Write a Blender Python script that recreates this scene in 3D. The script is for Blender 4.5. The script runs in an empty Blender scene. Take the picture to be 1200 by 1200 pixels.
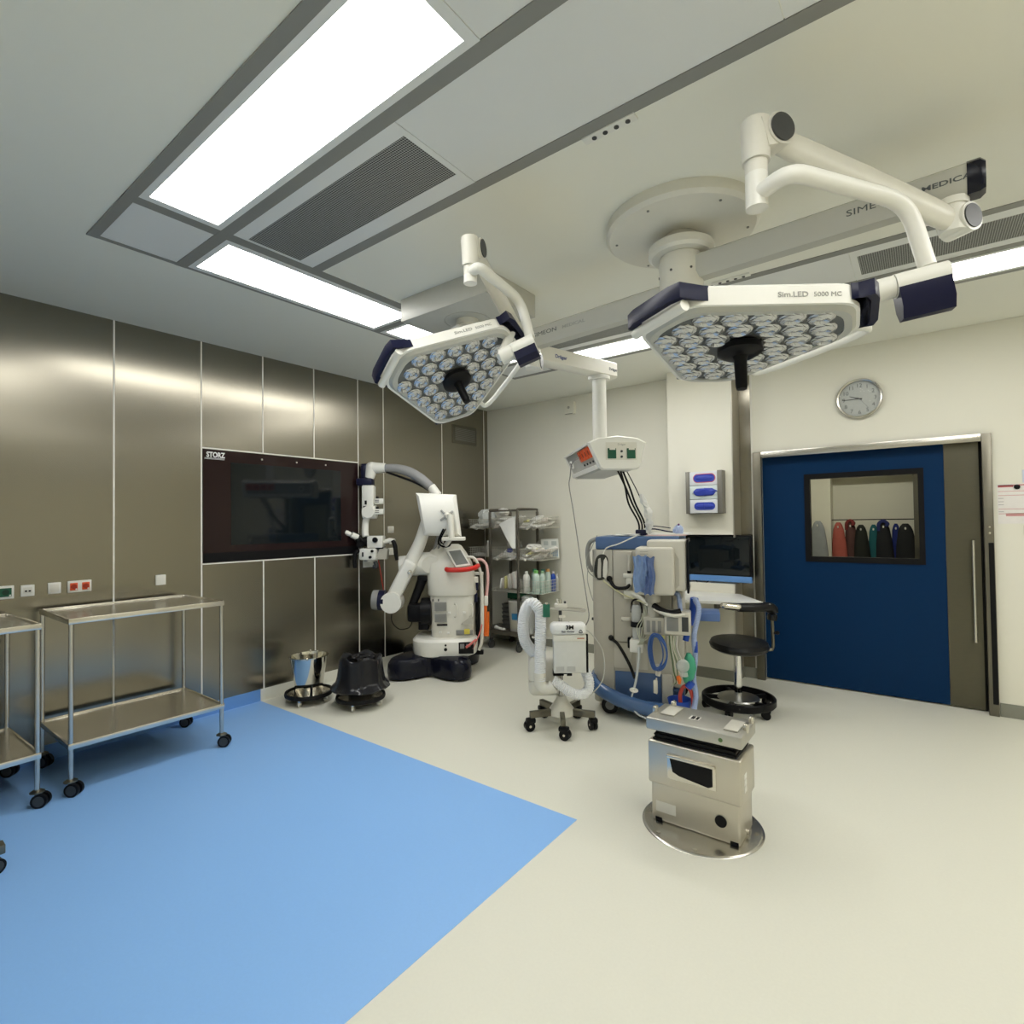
import bpy, bmesh, math, random
from mathutils import Vector, Matrix
random.seed(7)
PI = math.pi
SC = bpy.context.scene
COL = SC.collection
V = Vector
MW = {}

# ------------------------------------------------------------------ materials
def mat(name, col, rough=0.5, metal=0.0, var=0.04, scale=30.0, bump=0.0, trans=0.0, alpha=1.0,
        emit=0.0, coat=0.0, stretch=None, aniso=0.0, ior=1.45, spec=0.5):
    m = bpy.data.materials.new(name)
    m.use_nodes = True
    nt = m.node_tree
    b = nt.nodes['Principled BSDF']
    b.inputs['Roughness'].default_value = rough
    b.inputs['Metallic'].default_value = metal
    b.inputs['IOR'].default_value = ior
    b.inputs['Specular IOR Level'].default_value = spec
    b.inputs['Transmission Weight'].default_value = trans
    b.inputs['Alpha'].default_value = alpha
    b.inputs['Coat Weight'].default_value = coat
    b.inputs['Anisotropic'].default_value = aniso
    tc = nt.nodes.new('ShaderNodeTexCoord')
    mp = nt.nodes.new('ShaderNodeMapping')
    if stretch: mp.inputs['Scale'].default_value = stretch
    nt.links.new(tc.outputs['Object'], mp.inputs['Vector'])
    nz = nt.nodes.new('ShaderNodeTexNoise')
    nz.inputs['Scale'].default_value = scale
    nz.inputs['Detail'].default_value = 4.0
    nt.links.new(mp.outputs['Vector'], nz.inputs['Vector'])
    mx = nt.nodes.new('ShaderNodeMix'); mx.data_type = 'RGBA'
    c = V(col[:3])
    mx.inputs[6].default_value = (*(c * (1 - var)), 1)
    mx.inputs[7].default_value = (*[min(1.0, k * (1 + var)) for k in c], 1)
    nt.links.new(nz.outputs['Fac'], mx.inputs[0])
    nt.links.new(mx.outputs[2], b.inputs['Base Color'])
    if bump > 0:
        bp = nt.nodes.new('ShaderNodeBump')
        bp.inputs['Strength'].default_value = bump
        bp.inputs['Distance'].default_value = 0.002
        nt.links.new(nz.outputs['Fac'], bp.inputs['Height'])
        nt.links.new(bp.outputs['Normal'], b.inputs['Normal'])
    if emit > 0:
        b.inputs['Emission Color'].default_value = (*col[:3], 1)
        b.inputs['Emission Strength'].default_value = emit
    return m

def perf_mat(name, light, dark, pitch):
    m = mat(name, light, 0.5, 0.0)
    nt = m.node_tree; b = nt.nodes['Principled BSDF']
    tc = nt.nodes.new('ShaderNodeTexCoord'); sp = nt.nodes.new('ShaderNodeSeparateXYZ')
    nt.links.new(tc.outputs['Object'], sp.inputs[0])
    def wav(o):
        a = nt.nodes.new('ShaderNodeMath'); a.operation = 'MULTIPLY'; a.inputs[1].default_value = PI / pitch
        s = nt.nodes.new('ShaderNodeMath'); s.operation = 'SINE'
        nt.links.new(sp.outputs[o], a.inputs[0]); nt.links.new(a.outputs[0], s.inputs[0]); return s
    p = nt.nodes.new('ShaderNodeMath'); p.operation = 'MULTIPLY'
    nt.links.new(wav('X').outputs[0], p.inputs[0]); nt.links.new(wav('Y').outputs[0], p.inputs[1])
    ab = nt.nodes.new('ShaderNodeMath'); ab.operation = 'ABSOLUTE'; nt.links.new(p.outputs[0], ab.inputs[0])
    g = nt.nodes.new('ShaderNodeMath'); g.operation = 'GREATER_THAN'; g.inputs[1].default_value = 0.3
    nt.links.new(ab.outputs[0], g.inputs[0])
    mx = nt.nodes.new('ShaderNodeMix'); mx.data_type = 'RGBA'
    mx.inputs[6].default_value = (*light, 1); mx.inputs[7].default_value = (*dark, 1)
    nt.links.new(g.outputs[0], mx.inputs[0]); nt.links.new(mx.outputs[2], b.inputs['Base Color'])
    return m

# ------------------------------------------------------------------ mesh builder
def spline(pts, k=6, closed=False):
    pts = [V(p) for p in pts]
    n = len(pts); out = []
    if n < 3: return pts
    seg = n if closed else n - 1
    for i in range(seg):
        if closed: p0, p1, p2, p3 = pts[(i-1) % n], pts[i], pts[(i+1) % n], pts[(i+2) % n]
        else:
            p1, p2 = pts[i], pts[i+1]
            p0 = pts[i-1] if i > 0 else p1 * 2 - p2
            p3 = pts[i+2] if i + 2 < n else p2 * 2 - p1
        for j in range(k):
            t = j / k
            out.append(0.5 * ((2*p1) + (p2-p0)*t + (2*p0-5*p1+4*p2-p3)*t*t + (3*p1-p0-3*p2+p3)*t**3))
    if not closed: out.append(pts[-1])
    return out

def axes(d, up=None):
    d = V(d).normalized()
    u = V(up) if up else (V((0,0,1)) if abs(d.z) < 0.95 else V((0,1,0)))
    s = d.cross(u).normalized(); t = s.cross(d).normalized()
    return s, t, d

class MB:
    def __init__(self): self.bm = bmesh.new()
    def faces(self, vs, fs):
        b = [self.bm.verts.new(v) for v in vs]
        for f in fs:
            try: self.bm.faces.new([b[i] for i in f])
            except ValueError: pass
        return b
    def box(self, x0, x1, y0, y1, z0, z1, bev=0.0, M=None, seg=2):
        r = bmesh.ops.create_cube(self.bm, size=1.0)
        vs = r['verts']
        for v in vs:
            v.co = V(((x0+x1)/2 + v.co.x*(x1-x0), (y0+y1)/2 + v.co.y*(y1-y0), (z0+z1)/2 + v.co.z*(z1-z0)))
        if bev > 0:
            es = list({e for v in vs for e in v.link_edges})
            rr = bmesh.ops.bevel(self.bm, geom=es, offset=bev, segments=seg, profile=0.5, affect='EDGES', clamp_overlap=True)
            vs = [v for v in rr['verts'] if v.is_valid] + [v for v in vs if v.is_valid]
            vs = list({v for f in rr['faces'] if f.is_valid for v in f.verts} | {v for v in vs if v.is_valid})
        if M is not None:
            for v in vs: v.co = M @ v.co
        return self
    def bx(self, c, s, bev=0.0, M=None):
        return self.box(c[0]-s[0]/2, c[0]+s[0]/2, c[1]-s[1]/2, c[1]+s[1]/2, c[2]-s[2]/2, c[2]+s[2]/2, bev, M)
    def rings(self, rings, closed=False, cap=True):
        n = len(rings[0]); R = [[self.bm.verts.new(p) for p in r] for r in rings]
        m = len(R)
        for i in range(m if closed else m-1):
            a, b = R[i], R[(i+1) % m]
            for j in range(n):
                try: self.bm.faces.new((a[j], a[(j+1) % n], b[(j+1) % n], b[j]))
                except ValueError: pass
        if cap and not closed:
            try: self.bm.faces.new(R[0][::-1])
            except ValueError: pass
            try: self.bm.faces.new(R[-1])
            except ValueError: pass
        return self
    def cyl(self, p0, p1, r0, r1=None, n=20, cap=True):
        r1 = r0 if r1 is None else r1
        p0, p1 = V(p0), V(p1); s, t, d = axes(p1-p0)
        ring = lambda p, r: [p + s*math.cos(2*PI*i/n)*r + t*math.sin(2*PI*i/n)*r for i in range(n)]
        return self.rings([ring(p0, r0), ring(p1, r1)], cap=cap)
    def tube(self, pts, r, n=8, k=6, closed=False, smooth=True, flat=1.0, up=None):
        P = spline(pts, k, closed) if smooth else [V(p) for p in pts]
        m = len(P); rs = r if isinstance(r, (list, tuple)) else None
        T = []
        for i in range(m):
            a = P[(i-1) % m] if (closed or i > 0) else P[i]
            b = P[(i+1) % m] if (closed or i < m-1) else P[i]
            T.append((b-a).normalized() if (b-a).length > 1e-9 else V((0,0,1)))
        s, t, _ = axes(T[0], up); R = []
        for i in range(m):
            d = T[i]
            if up is not None:
                s, t, _ = axes(d, up)
            else:
                s = (s - d*s.dot(d)); s = s.normalized() if s.length > 1e-6 else axes(d)[0]
                t = d.cross(s) * -1
            if rs:
                f = i/(m-1)*(len(rs)-1); q = min(int(f), len(rs)-2); rr = rs[q] + (rs[q+1]-rs[q])*(f-q)
            else: rr = r
            R.append([P[i] + s*math.cos(2*PI*j/n)*rr*flat + t*math.sin(2*PI*j/n)*rr for j in range(n)])
        return self.rings(R, closed=closed)
    def ribbed(self, pts, r, amp=0.12, n=14, pitch=0.012, k=12):
        P = spline(pts, k); L = [0.0]
        for a, b in zip(P, P[1:]): L.append(L[-1] + (b-a).length)
        N = max(8, int(L[-1]/pitch)*2); Q = []; j = 0
        for i in range(N+1):
            s = L[-1]*i/N
            while j < len(L)-2 and L[j+1] < s: j += 1
            f = (s-L[j])/max(1e-9, L[j+1]-L[j]); Q.append(P[j].lerp(P[j+1], f))
        rs = [r*(1+amp*(1 if i % 2 else -1)*0.5) for i in range(N+1)]
        s, t, _ = axes(Q[1]-Q[0]); R = []
        for i, q in enumerate(Q):
            d = (Q[min(i+1, N)]-Q[max(i-1, 0)]).normalized()
            s = (s-d*s.dot(d)).normalized(); t = d.cross(s)*-1
            R.append([q+s*math.cos(2*PI*j2/n)*rs[i]+t*math.sin(2*PI*j2/n)*rs[i] for j2 in range(n)])
        return self.rings(R)
    def lathe(self, prof, c=(0,0,0), n=28, M=None, sx=1.0, sy=1.0):
        c = V(c); R = []
        for r, z in prof:
            r = max(r, 1e-4)
            R.append([c + V((r*sx*math.cos(2*PI*i/n), r*sy*math.sin(2*PI*i/n), z)) for i in range(n)])
        if M is not None: R = [[M @ p for p in q] for q in R]
        return self.rings(R, cap=False)
    def loft(self, secs, n=20, pw=2.0, M=None):
        """secs: (z, cx, cy, rx, ry) super-ellipse sections"""
        R = []
        for z, cx, cy, rx, ry in secs:
            q = []
            for i in range(n):
                a = 2*PI*i/n; ca, sa = math.cos(a), math.sin(a)
                q.append(V((cx + rx*math.copysign(abs(ca)**(2/pw), ca), cy + ry*math.copysign(abs(sa)**(2/pw), sa), z)))
            R.append(q)
        if M is not None: R = [[M @ p for p in q] for q in R]
        return self.rings(R)
    def prism(self, poly, z0, z1, M=None, bev=0.0):
        bot = [self.bm.verts.new((p[0], p[1], z0)) for p in poly]
        top = [self.bm.verts.new((p[0], p[1], z1)) for p in poly]
        n = len(poly)
        fs = [self.bm.faces.new(bot[::-1]), self.bm.faces.new(top)]
        for i in range(n): fs.append(self.bm.faces.new((bot[i], bot[(i+1) % n], top[(i+1) % n], top[i])))
        vs = bot + top
        if bev > 0:
            es = list({e for f in fs[:2] for e in f.edges})
            rr = bmesh.ops.bevel(self.bm, geom=es, offset=bev, segments=3, profile=0.5, affect='EDGES', clamp_overlap=True)
            vs = list({v for f in rr['faces'] if f.is_valid for v in f.verts} | {v for v in vs if v.is_valid})
        if M is not None:
            for v in vs: v.co = M @ v.co
        return self
    def ball(self, c, r, n=16, m=10, M=None):
        rx, ry, rz = (r, r, r) if not isinstance(r, (tuple, list)) else r
        prof = [(math.sin(PI*i/m), -math.cos(PI*i/m)) for i in range(m+1)]
        R = []
        for a, z in prof:
            a = max(a, 1e-4)
            R.append([V((c[0]+rx*a*math.cos(2*PI*i/n), c[1]+ry*a*math.sin(2*PI*i/n), c[2]+rz*z)) for i in range(n)])
        if M is not None: R = [[M @ p for p in q] for q in R]
        return self.rings(R)
    def beam(self, sec, p0, p1, up=(0,0,1)):
        p0, p1 = V(p0), V(p1); s, t, d = axes(p1-p0, up)
        return self.rings([[p + s*a + t*b for a, b in sec] for p in (p0, p1)])
    def crumple(self, c, s, n=10, amp=0.25, seed=1, M=None):
        rnd = random.Random(seed); m = 7; R = []
        for i in range(m+1):
            th = PI*i/m; q = []
            for j in range(n):
                a = 2*PI*j/n; k = 1 + rnd.uniform(-amp, amp)
                q.append(V((c[0]+s[0]*math.sin(th)**0.6*math.cos(a)*k if 0 < i < m else c[0]+rnd.uniform(-.1,.1)*s[0],
                            c[1]+s[1]*math.sin(th)**0.6*math.sin(a)*k if 0 < i < m else c[1],
                            c[2]-s[2]*math.cos(th)*(1+rnd.uniform(-amp, amp)*0.4))))
            R.append(q)
        if M is not None: R = [[M @ p for p in q] for q in R]
        return self.rings(R)

def root_of(o):
    while o.parent is not None: o = o.parent
    return o

def obj(name, mb, m, parent=None, w=False, sharp=38, flat=False, label=None):
    me = bpy.data.meshes.new(name)
    bm = mb.bm
    bmesh.ops.recalc_face_normals(bm, faces=bm.faces[:])
    bm.to_mesh(me); bm.free()
    o = bpy.data.objects.new(name, me); COL.objects.link(o)
    if m: me.materials.append(m)
    if not flat:
        me.polygons.foreach_set('use_smooth', [True]*len(me.polygons))
        me.set_sharp_from_angle(angle=math.radians(sharp))
    if parent is not None:
        o.parent = parent
        if w:
            R = MW.get(root_of(parent).name)
            if R is not None: me.transform(R.inverted())
    if label: o['label'] = label
    return o

def tag(o, label, cat, group=None):
    o['label'] = label; o['category'] = cat
    if group: o['group'] = group
    return o

def thing(name, label, cat, loc=(0,0,0), rz=0.0, group=None, M=None):
    o = bpy.data.objects.new(name, None); COL.objects.link(o)
    o.empty_display_size = 0.1
    Mx = M if M is not None else Matrix.Translation(V(loc)) @ Matrix.Rotation(rz, 4, 'Z')
    o.matrix_world = Mx; MW[o.name] = Mx.copy()
    return tag(o, label, cat, group)

def single(name, mb, m, label, cat, group=None, loc=None, sharp=38, flat=False):
    """a thing that is one mesh; origin moved to loc (mesh given in world coordinates)"""
    o = obj(name, mb, m, None, sharp=sharp, flat=flat)
    if loc is not None:
        o.data.transform(Matrix.Translation(-V(loc))); o.location = V(loc)
    return tag(o, label, cat, group)

def struct(name, mb, m, parent=None, sharp=38):
    o = obj(name, mb, m, parent, sharp=sharp)
    if parent is None: o['kind'] = 'structure'
    return o

def dup(root, label=None, loc=None, rz=None):
    r = root.copy(); COL.objects.link(r)
    if label: r['label'] = label
    if loc is not None: r.location = V(loc)
    if rz is not None: r.rotation_euler = (0, 0, rz)
    for ch in list(root.children):
        c = ch.copy(); COL.objects.link(c); c.parent = r
        for g in ch.children:
            d = g.copy(); COL.objects.link(d); d.parent = c
    return r

def frame(o, x, y):
    x = V(x).normalized(); y = V(y); z = x.cross(y).normalized(); y = z.cross(x)
    M = Matrix((( x.x, y.x, z.x, o[0]), (x.y, y.y, z.y, o[1]), (x.z, y.z, z.z, o[2]), (0,0,0,1)))
    return M

def text(name, s, size, M, m, parent=None, w=False, align='LEFT', ext=0.0006, stretch=1.0, bold=0.0):
    cu = bpy.data.curves.new(name, 'FONT'); cu.body = s; cu.size = size
    cu.align_x = align; cu.extrude = ext; cu.offset = bold; cu.resolution_u = 3
    t = bpy.data.objects.new(name, cu); COL.objects.link(t)
    dg = bpy.context.evaluated_depsgraph_get()
    me = bpy.data.meshes.new_from_object(t.evaluated_get(dg))
    bpy.data.objects.remove(t); bpy.data.curves.remove(cu)
    me.name = name
    me.transform(M @ Matrix.Diagonal((stretch, 1, 1, 1)))
    o = bpy.data.objects.new(name, me); COL.objects.link(o)
    me.materials.clear(); me.materials.append(m)
    if parent is not None:
        o.parent = parent
        if w:
            R = MW.get(root_of(parent).name)
            if R is not None: me.transform(R.inverted())
    return o

# ------------------------------------------------------------------ palette
STEEL_WALL = mat('wall_steel', (0.285, 0.265, 0.215), 0.25, 1.0, 0.07, 5.0, stretch=(1, 60, 0.5), aniso=0.75)
_tn = STEEL_WALL.node_tree.nodes.new('ShaderNodeTangent'); _tn.direction_type = 'RADIAL'; _tn.axis = 'Z'
STEEL_WALL.node_tree.links.new(_tn.outputs[0], STEEL_WALL.node_tree.nodes['Principled BSDF'].inputs['Tangent'])
STEEL = mat('brushed_steel', (0.58, 0.56, 0.51), 0.25, 1.0, 0.05, 20, stretch=(1, 1, 12))
STEEL_D = mat('dull_steel', (0.19, 0.178, 0.142), 0.36, 1.0, 0.06, 15, stretch=(1, 1, 10))
STEEL_B = mat('bright_steel', (0.70, 0.67, 0.60), 0.22, 1.0, 0.04, 20)
CHROME = mat('chrome', (0.75, 0.75, 0.74), 0.1, 1.0, 0.02)
ALU = mat('grey_aluminium', (0.27, 0.27, 0.25), 0.5, 0.0, 0.03)
SEAM = mat('white_sealant', (0.82, 0.80, 0.73), 0.5)
PLASTER = mat('cream_wall_paint', (0.80, 0.78, 0.68), 0.6, 0, 0.015, 4)
CEILM = mat('ceiling_paint', (0.86, 0.86, 0.78), 0.7, 0, 0.012, 2)
PANELM = mat('ceiling_panel_white', (0.80, 0.81, 0.79), 0.55, 0, 0.01, 3)
LAFM = mat('cream_laminar_fabric', (0.86, 0.85, 0.76), 0.7, 0, 0.012, 3)
FLOORM = mat('grey_vinyl_floor', (0.755, 0.745, 0.65), 0.42, 0, 0.03, 90, bump=0.05)
BLUEF = mat('blue_vinyl_floor', (0.26, 0.505, 0.93), 0.42, 0, 0.03, 90, bump=0.05)
BLUEB = mat('blue_vinyl_cove', (0.15, 0.33, 0.66), 0.45, 0, 0.03, 90)
BASEG = mat('grey_baseboard', (0.24, 0.24, 0.20), 0.5)
DOORB = mat('navy_door_laminate', (0.0025, 0.026, 0.085), 0.4, 0, 0.03, spec=0.12)
BLACK = mat('black_plastic', (0.008, 0.008, 0.009), 0.35, spec=0.15)
BLACKM = mat('black_rubber', (0.011, 0.011, 0.011), 0.6, spec=0.2)
SCREEN = mat('dark_screen_glass', (0.005, 0.008, 0.010), 0.05, 0, 0.02, spec=0.45)
PANELB = mat('dark_brown_glass_panel', (0.020, 0.010, 0.010), 0.10, 0, 0.02, spec=0.3)
WHITE = mat('white_enamel', (0.82, 0.81, 0.75), 0.3, 0, 0.015)
CREAM = mat('cream_enamel', (0.72, 0.70, 0.62), 0.35, 0, 0.015)
OFFW = mat('off_white_plastic', (0.74, 0.72, 0.64), 0.4, 0, 0.02)
GREYP = mat('warm_grey_plastic', (0.45, 0.43, 0.37), 0.45, 0, 0.02)
GREYM = mat('mid_grey_plastic', (0.23, 0.23, 0.22), 0.45, 0, 0.02)
DGREY = mat('dark_grey_cap', (0.045, 0.047, 0.048), 0.4)
NAVY = mat('navy_plastic', (0.008, 0.009, 0.034), 0.32, spec=0.3)
NAVYB = mat('dark_navy_gloss', (0.005, 0.006, 0.014), 0.22, spec=0.35)
MBLUE = mat('machine_blue', (0.07, 0.13, 0.265), 0.35)
LBLUE = mat('light_blue_plastic', (0.13, 0.30, 0.66), 0.4)
RED = mat('red_handle', (0.62, 0.02, 0.012), 0.35)
ORANGE = mat('orange_socket', (0.75, 0.10, 0.02), 0.4)
ORANGE2 = mat('orange_cable', (0.78, 0.17, 0.02), 0.4)
GREEN = mat('green_socket', (0.005, 0.085, 0.04), 0.4)
GREEN2 = mat('bottle_green_cap', (0.10, 0.45, 0.24), 0.4)
GREENL = mat('lime_cap', (0.22, 0.55, 0.15), 0.4)
TEALB = mat('green_breathing_bag', (0.06, 0.36, 0.22), 0.45)
PAPER = mat('white_paper', (0.80, 0.80, 0.76), 0.8)
CLEAR = mat('clear_plastic', (0.80, 0.83, 0.82), 0.15, 0, 0.02, alpha=0.45)
CLEARW = mat('cloudy_plastic', (0.80, 0.80, 0.76), 0.3, 0, 0.05, alpha=0.78)
CLEARG = mat('green_tinted_plastic', (0.68, 0.82, 0.74), 0.2, 0, 0.03, alpha=0.8)
BLUEBAG = mat('blue_bag_film', (0.20, 0.30, 0.52), 0.2, 0, 0.25, 40, alpha=0.9)
BINBAG = mat('black_bin_liner', (0.014, 0.014, 0.016), 0.16, 0, 0.1, 30, bump=0.5, spec=0.35)
LEATHER = mat('black_leatherette', (0.010, 0.010, 0.010), 0.3, 0, 0.05, 200, bump=0.1, spec=0.3)
HOSEW = mat('white_corrugated_hose', (0.80, 0.81, 0.82), 0.4)
HOSEG = mat('grey_sleeve', (0.28, 0.28, 0.28), 0.6)
TXT = mat('grey_lettering', (0.10, 0.11, 0.11), 0.5)
TXTL = mat('faint_grey_lettering', (0.36, 0.36, 0.33), 0.5)
TXTW = mat('white_lettering', (0.8, 0.8, 0.8), 0.5)
TXTB = mat('blue_lettering', (0.05, 0.07, 0.22), 0.5)
YELLOW = mat('yellow_label', (0.65, 0.55, 0.08), 0.5)
BLUEC = mat('bright_blue_plastic', (0.015, 0.07, 0.42), 0.4)
BLUEG = mat('blue_nitrile', (0.035, 0.06, 0.42), 0.45)
LENSM = mat('lens_reflector', (0.55, 0.56, 0.57), 0.26, 0.75, 0.12, 60)
LENSF = mat('lamp_face_grey', (0.16, 0.17, 0.17), 0.22, 0.3, 0.1, 30)
TUBEC = mat('clear_tubing', (0.70, 0.74, 0.74), 0.2, 0, 0.02, alpha=0.75)
PINK = mat('pink_hose', (0.70, 0.42, 0.40), 0.4)
SKYT = mat('pale_blue_tubing', (0.42, 0.52, 0.78), 0.3, alpha=0.85)
GLASS = mat('clear_glass', (1, 1, 1), 0.0, 0, 0.0, trans=1.0, ior=1.02)
PERF = perf_mat('perforated_sheet', (0.42, 0.43, 0.41), (0.045, 0.045, 0.042), 0.0105)
LAMP = mat('lit_diffuser', (1.0, 0.99, 0.955), 0.5, emit=11.5, var=0.0)
# ------------------------------------------------------------------ camera
H = 2.978; YB = 5.43; XR = 7.24; YF = -0.62
f, yaw, pitch, roll, cx = 628.3676, -0.6522, 0.0197, -0.0132, 4.5393
fw = V((math.sin(yaw)*math.cos(pitch), math.cos(yaw)*math.cos(pitch), math.sin(pitch)))
rt = V((math.cos(yaw), -math.sin(yaw), 0)); up = rt.cross(fw)
r2 = rt*math.cos(roll) + up*math.sin(roll); u2 = -rt*math.sin(roll) + up*math.cos(roll)
cam = bpy.data.cameras.new('camera'); co = bpy.data.objects.new('camera', cam); COL.objects.link(co)
cam.sensor_width = 36; cam.sensor_fit = 'HORIZONTAL'; cam.lens = f/1200*36; cam.clip_start = 0.05
co.matrix_world = Matrix(((r2.x, u2.x, -fw.x, cx), (r2.y, u2.y, -fw.y, 0), (r2.z, u2.z, -fw.z, 1.5), (0,0,0,1)))
SC.camera = co
VIEWROT = 0.652

# ------------------------------------------------------------------ shell
BX, BY = 3.1265, 2.3545
mb = MB(); mb.box(-0.15, XR+0.15, YF-0.15, YB+0.03, -0.2, 0.0); struct('floor', mb, FLOORM)
mb = MB(); mb.box(0.0, BX, YF, BY, 0.0, 0.0015); struct('floor_inlay', mb, BLUEF)
mb = MB(); mb.box(-0.15, XR+0.15, YF-0.15, YB+0.02, H, H+0.2); struct('ceiling', mb, CEILM)
mb = MB(); mb.box(-0.15, 0, YF-0.15, YB+0.02, 0, H); struct('wall_left', mb, STEEL_WALL)
mb = MB(); mb.box(XR, XR+0.15, YF-0.15, YB+0.02, 0, H); struct('wall_right', mb, PLASTER)
mb = MB(); mb.box(0, XR, YF-0.15, YF, 0, H); struct('wall_front', mb, PLASTER)
DX0, DX1, DZ = 3.345, 4.925, 2.085
mb = MB()
mb.box(-0.15, DX0, YB, YB+0.16, 0, H); mb.box(DX1, XR+0.15, YB, YB+0.16, 0, H); mb.box(DX0, DX1, YB, YB+0.16, DZ, H)
struct('wall_back', mb, PLASTER)

# white joints between the steel panels
mb = MB(); sw = 0.0055
def vs(y, z0, z1): mb.box(-0.004, 0.0015, y-sw, y+sw, z0, z1)
MT, MBT, MY0, MY1 = 2.130, 1.202, 1.885, 3.378
for y in (1.3035, 1.885, 3.378, 3.702, 4.58, 5.355): vs(y, 0.1, H)
for y in (2.387, 2.881): vs(y, 0.1, MBT); vs(y, MT, H)
for z in (MT, MBT): mb.box(-0.004, 0.0015, MY0, MY1, z-sw, z+sw)
struct('trim_1', mb, SEAM)
mb = MB(); mb.box(0, 0.006, YF, BY, 0.0015, 0.1); struct('baseboard_left', mb, BLUEB)
mb = MB(); mb.box(0, 0.006, BY, YB, 0, 0.1); struct('baseboard_left_rear', mb, FLOORM)
mb = MB(); mb.box(0.006, 2.53, YB-0.008, YB, 0, 0.1); mb.box(3.165, 3.28, YB-0.008, YB, 0, 0.1); mb.box(4.975, XR, YB-0.008, YB, 0, 0.1)
mb.box(2.532, 3.163, 5.192, 5.2, 0, 0.1); mb.box(3.155, 3.163, 5.2, YB, 0, 0.1)
struct('baseboard_back', mb, BASEG)

# boxed-out pillar with the computer niche
mb = MB()
mb.box(2.54, 3.155, 5.2, YB, 1.36, H); mb.box(2.54, 3.155, 5.2, YB, 0, 0.90); mb.box(2.54, 3.155, 5.36, YB, 0.90, 1.36)
mb.box(2.54, 2.64, 5.2, 5.36, 0.90, 1.36)
struct('wall_pillar', mb, PLASTER)
mb = MB(); mb.box(3.150, 3.159, 5.194, YB-0.001, 1.335, H); mb.box(3.150, 3.159, 5.194, YB-0.001, 0.1, 0.90)
struct('trim_2', mb, mat('steel_corner_guard', (0.52, 0.49, 0.42), 0.4, 0.8))
mb = MB(); mb.box(3.16, 3.262, YB-0.006, YB, 0.1, H); struct('trim_3', mb, STEEL_WALL)
mb = MB(); mb.box(3.264, 3.28, YB-0.009, YB, 0.1, H); struct('trim_4', mb, SEAM)

# ceiling grid (aluminium rails) and flush panels
mb = MB(); z0 = H-0.006
YM = 2.61; XM = 3.62
def my(y): return 2*YM - y
def mx_(x): return 2*XM - x
def rail(x0, x1, y0, y1): mb.box(x0, x1, y0, y1, z0 - (0.0012 if x1-x0 > y1-y0 else 0.0), H+0.002)
XA, XB = 1.243, mx_(1.243)
for F in (lambda y: y, my):
    a, b = sorted((F(0.829), F(0.876))); rail(XA, XB, a, b)
    a, b = sorted((F(1.229), F(1.287))); rail(XA, XB, a, b)
    a, b = sorted((F(1.735), F(1.792))); rail(1.80, mx_(1.80), a, b)
for F in (lambda x: x, mx_):
    a, b = sorted((F(1.243), F(1.273))); rail(a, b, 0.829, my(0.829))
    a, b = sorted((F(1.733), F(1.802))); rail(a, b, 0.829, my(0.829))
    a, b = sorted((F(1.273), F(1.733))); rail(a, b, YM-0.03, YM+0.03)
struct('trim_5', mb, ALU)
mb = MB(); zp = H-0.004
def pan(x0, x1, y0, y1): mb.box(x0+0.001, x1-0.001, y0+0.001, y1-0.001, zp, H+0.002)
for F in (lambda y: y, my):
    for G in (lambda x: x, mx_):
        a, b = sorted((F(0.876), F(1.229))); c, d = sorted((G(1.273), G(1.733))); pan(c, d, a, b)
    a, b = sorted((F(0.876), F(1.229))); pan(3.502, 4.055, a, b)
    a, b = sorted((F(1.287), F(1.735))); pan(3.039, 4.249, a, b)
a, b = 1.287, 1.735; pan(4.251, 5.438, a, b)
struct('trim_6', mb, PANELM)
mb = MB(); mb.box(1.802, mx_(1.802), 1.792, my(1.792), H-0.003, H+0.002); struct('trim_7', mb, LAFM)

def ceiling_light(x0, x1, y0, y1, label):
    t = thing('ceiling_light', label, 'ceiling light', ((x0+x1)/2, (y0+y1)/2, H), group='recessed ceiling lights')
    w, d = (x1-x0)/2, (y1-y0)/2; bd = 0.03
    bx_ = 0.04
    m = MB()
    m.box(-w, -w+bx_, -d, d, -0.008, 0); m.box(w-bx_, w, -d, d, -0.008, 0)
    m.box(-w+bx_, w-bx_, -d, -d+bd, -0.008, 0); m.box(-w+bx_, w-bx_, d-bd, d, -0.008, 0)
    obj('light_frame', m, PANELM, t)
    m = MB(); m.box(-w+bx_, w-bx_, -d+bd, d-bd, -0.005, 0); obj('diffuser', m, LAMP, t)
    return t
def light_row(x0, x1, F, label):
    a, b = sorted((F(0.876), F(1.229))); ceiling_light(x0, x1, a, b, label)
idn = lambda v: v
light_row(1.802, 3.502, idn, 'large lit ceiling panel nearest the camera, at the top of the photo')
light_row(4.055, 5.438, idn, 'lit ceiling panel overhead to the right, outside the top of the photo')
light_row(1.802, 3.502, my, 'lit ceiling panel above the supply pendant column, in front of the back wall')
light_row(4.055, 5.438, my, 'lit ceiling panel at the right edge, above the clock and door')
def light_col(F, y0, y1, label):
    a, b = sorted((F(1.273), F(1.733))); ceiling_light(a, b, y0, y1, label)
light_col(idn, 1.287, YM-0.03, 'long lit ceiling panel along the steel wall side, before the ceiling box')
light_col(idn, YM+0.03, my(1.287), 'lit ceiling panel by the steel wall, half hidden behind the ceiling box')
light_col(mx_, 1.287, YM-0.03, 'lit ceiling panel on the right side of the room, nearer one, outside the photo')
light_col(mx_, YM+0.03, my(1.287), 'lit ceiling panel on the right side of the room, farther one, outside the photo')

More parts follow.
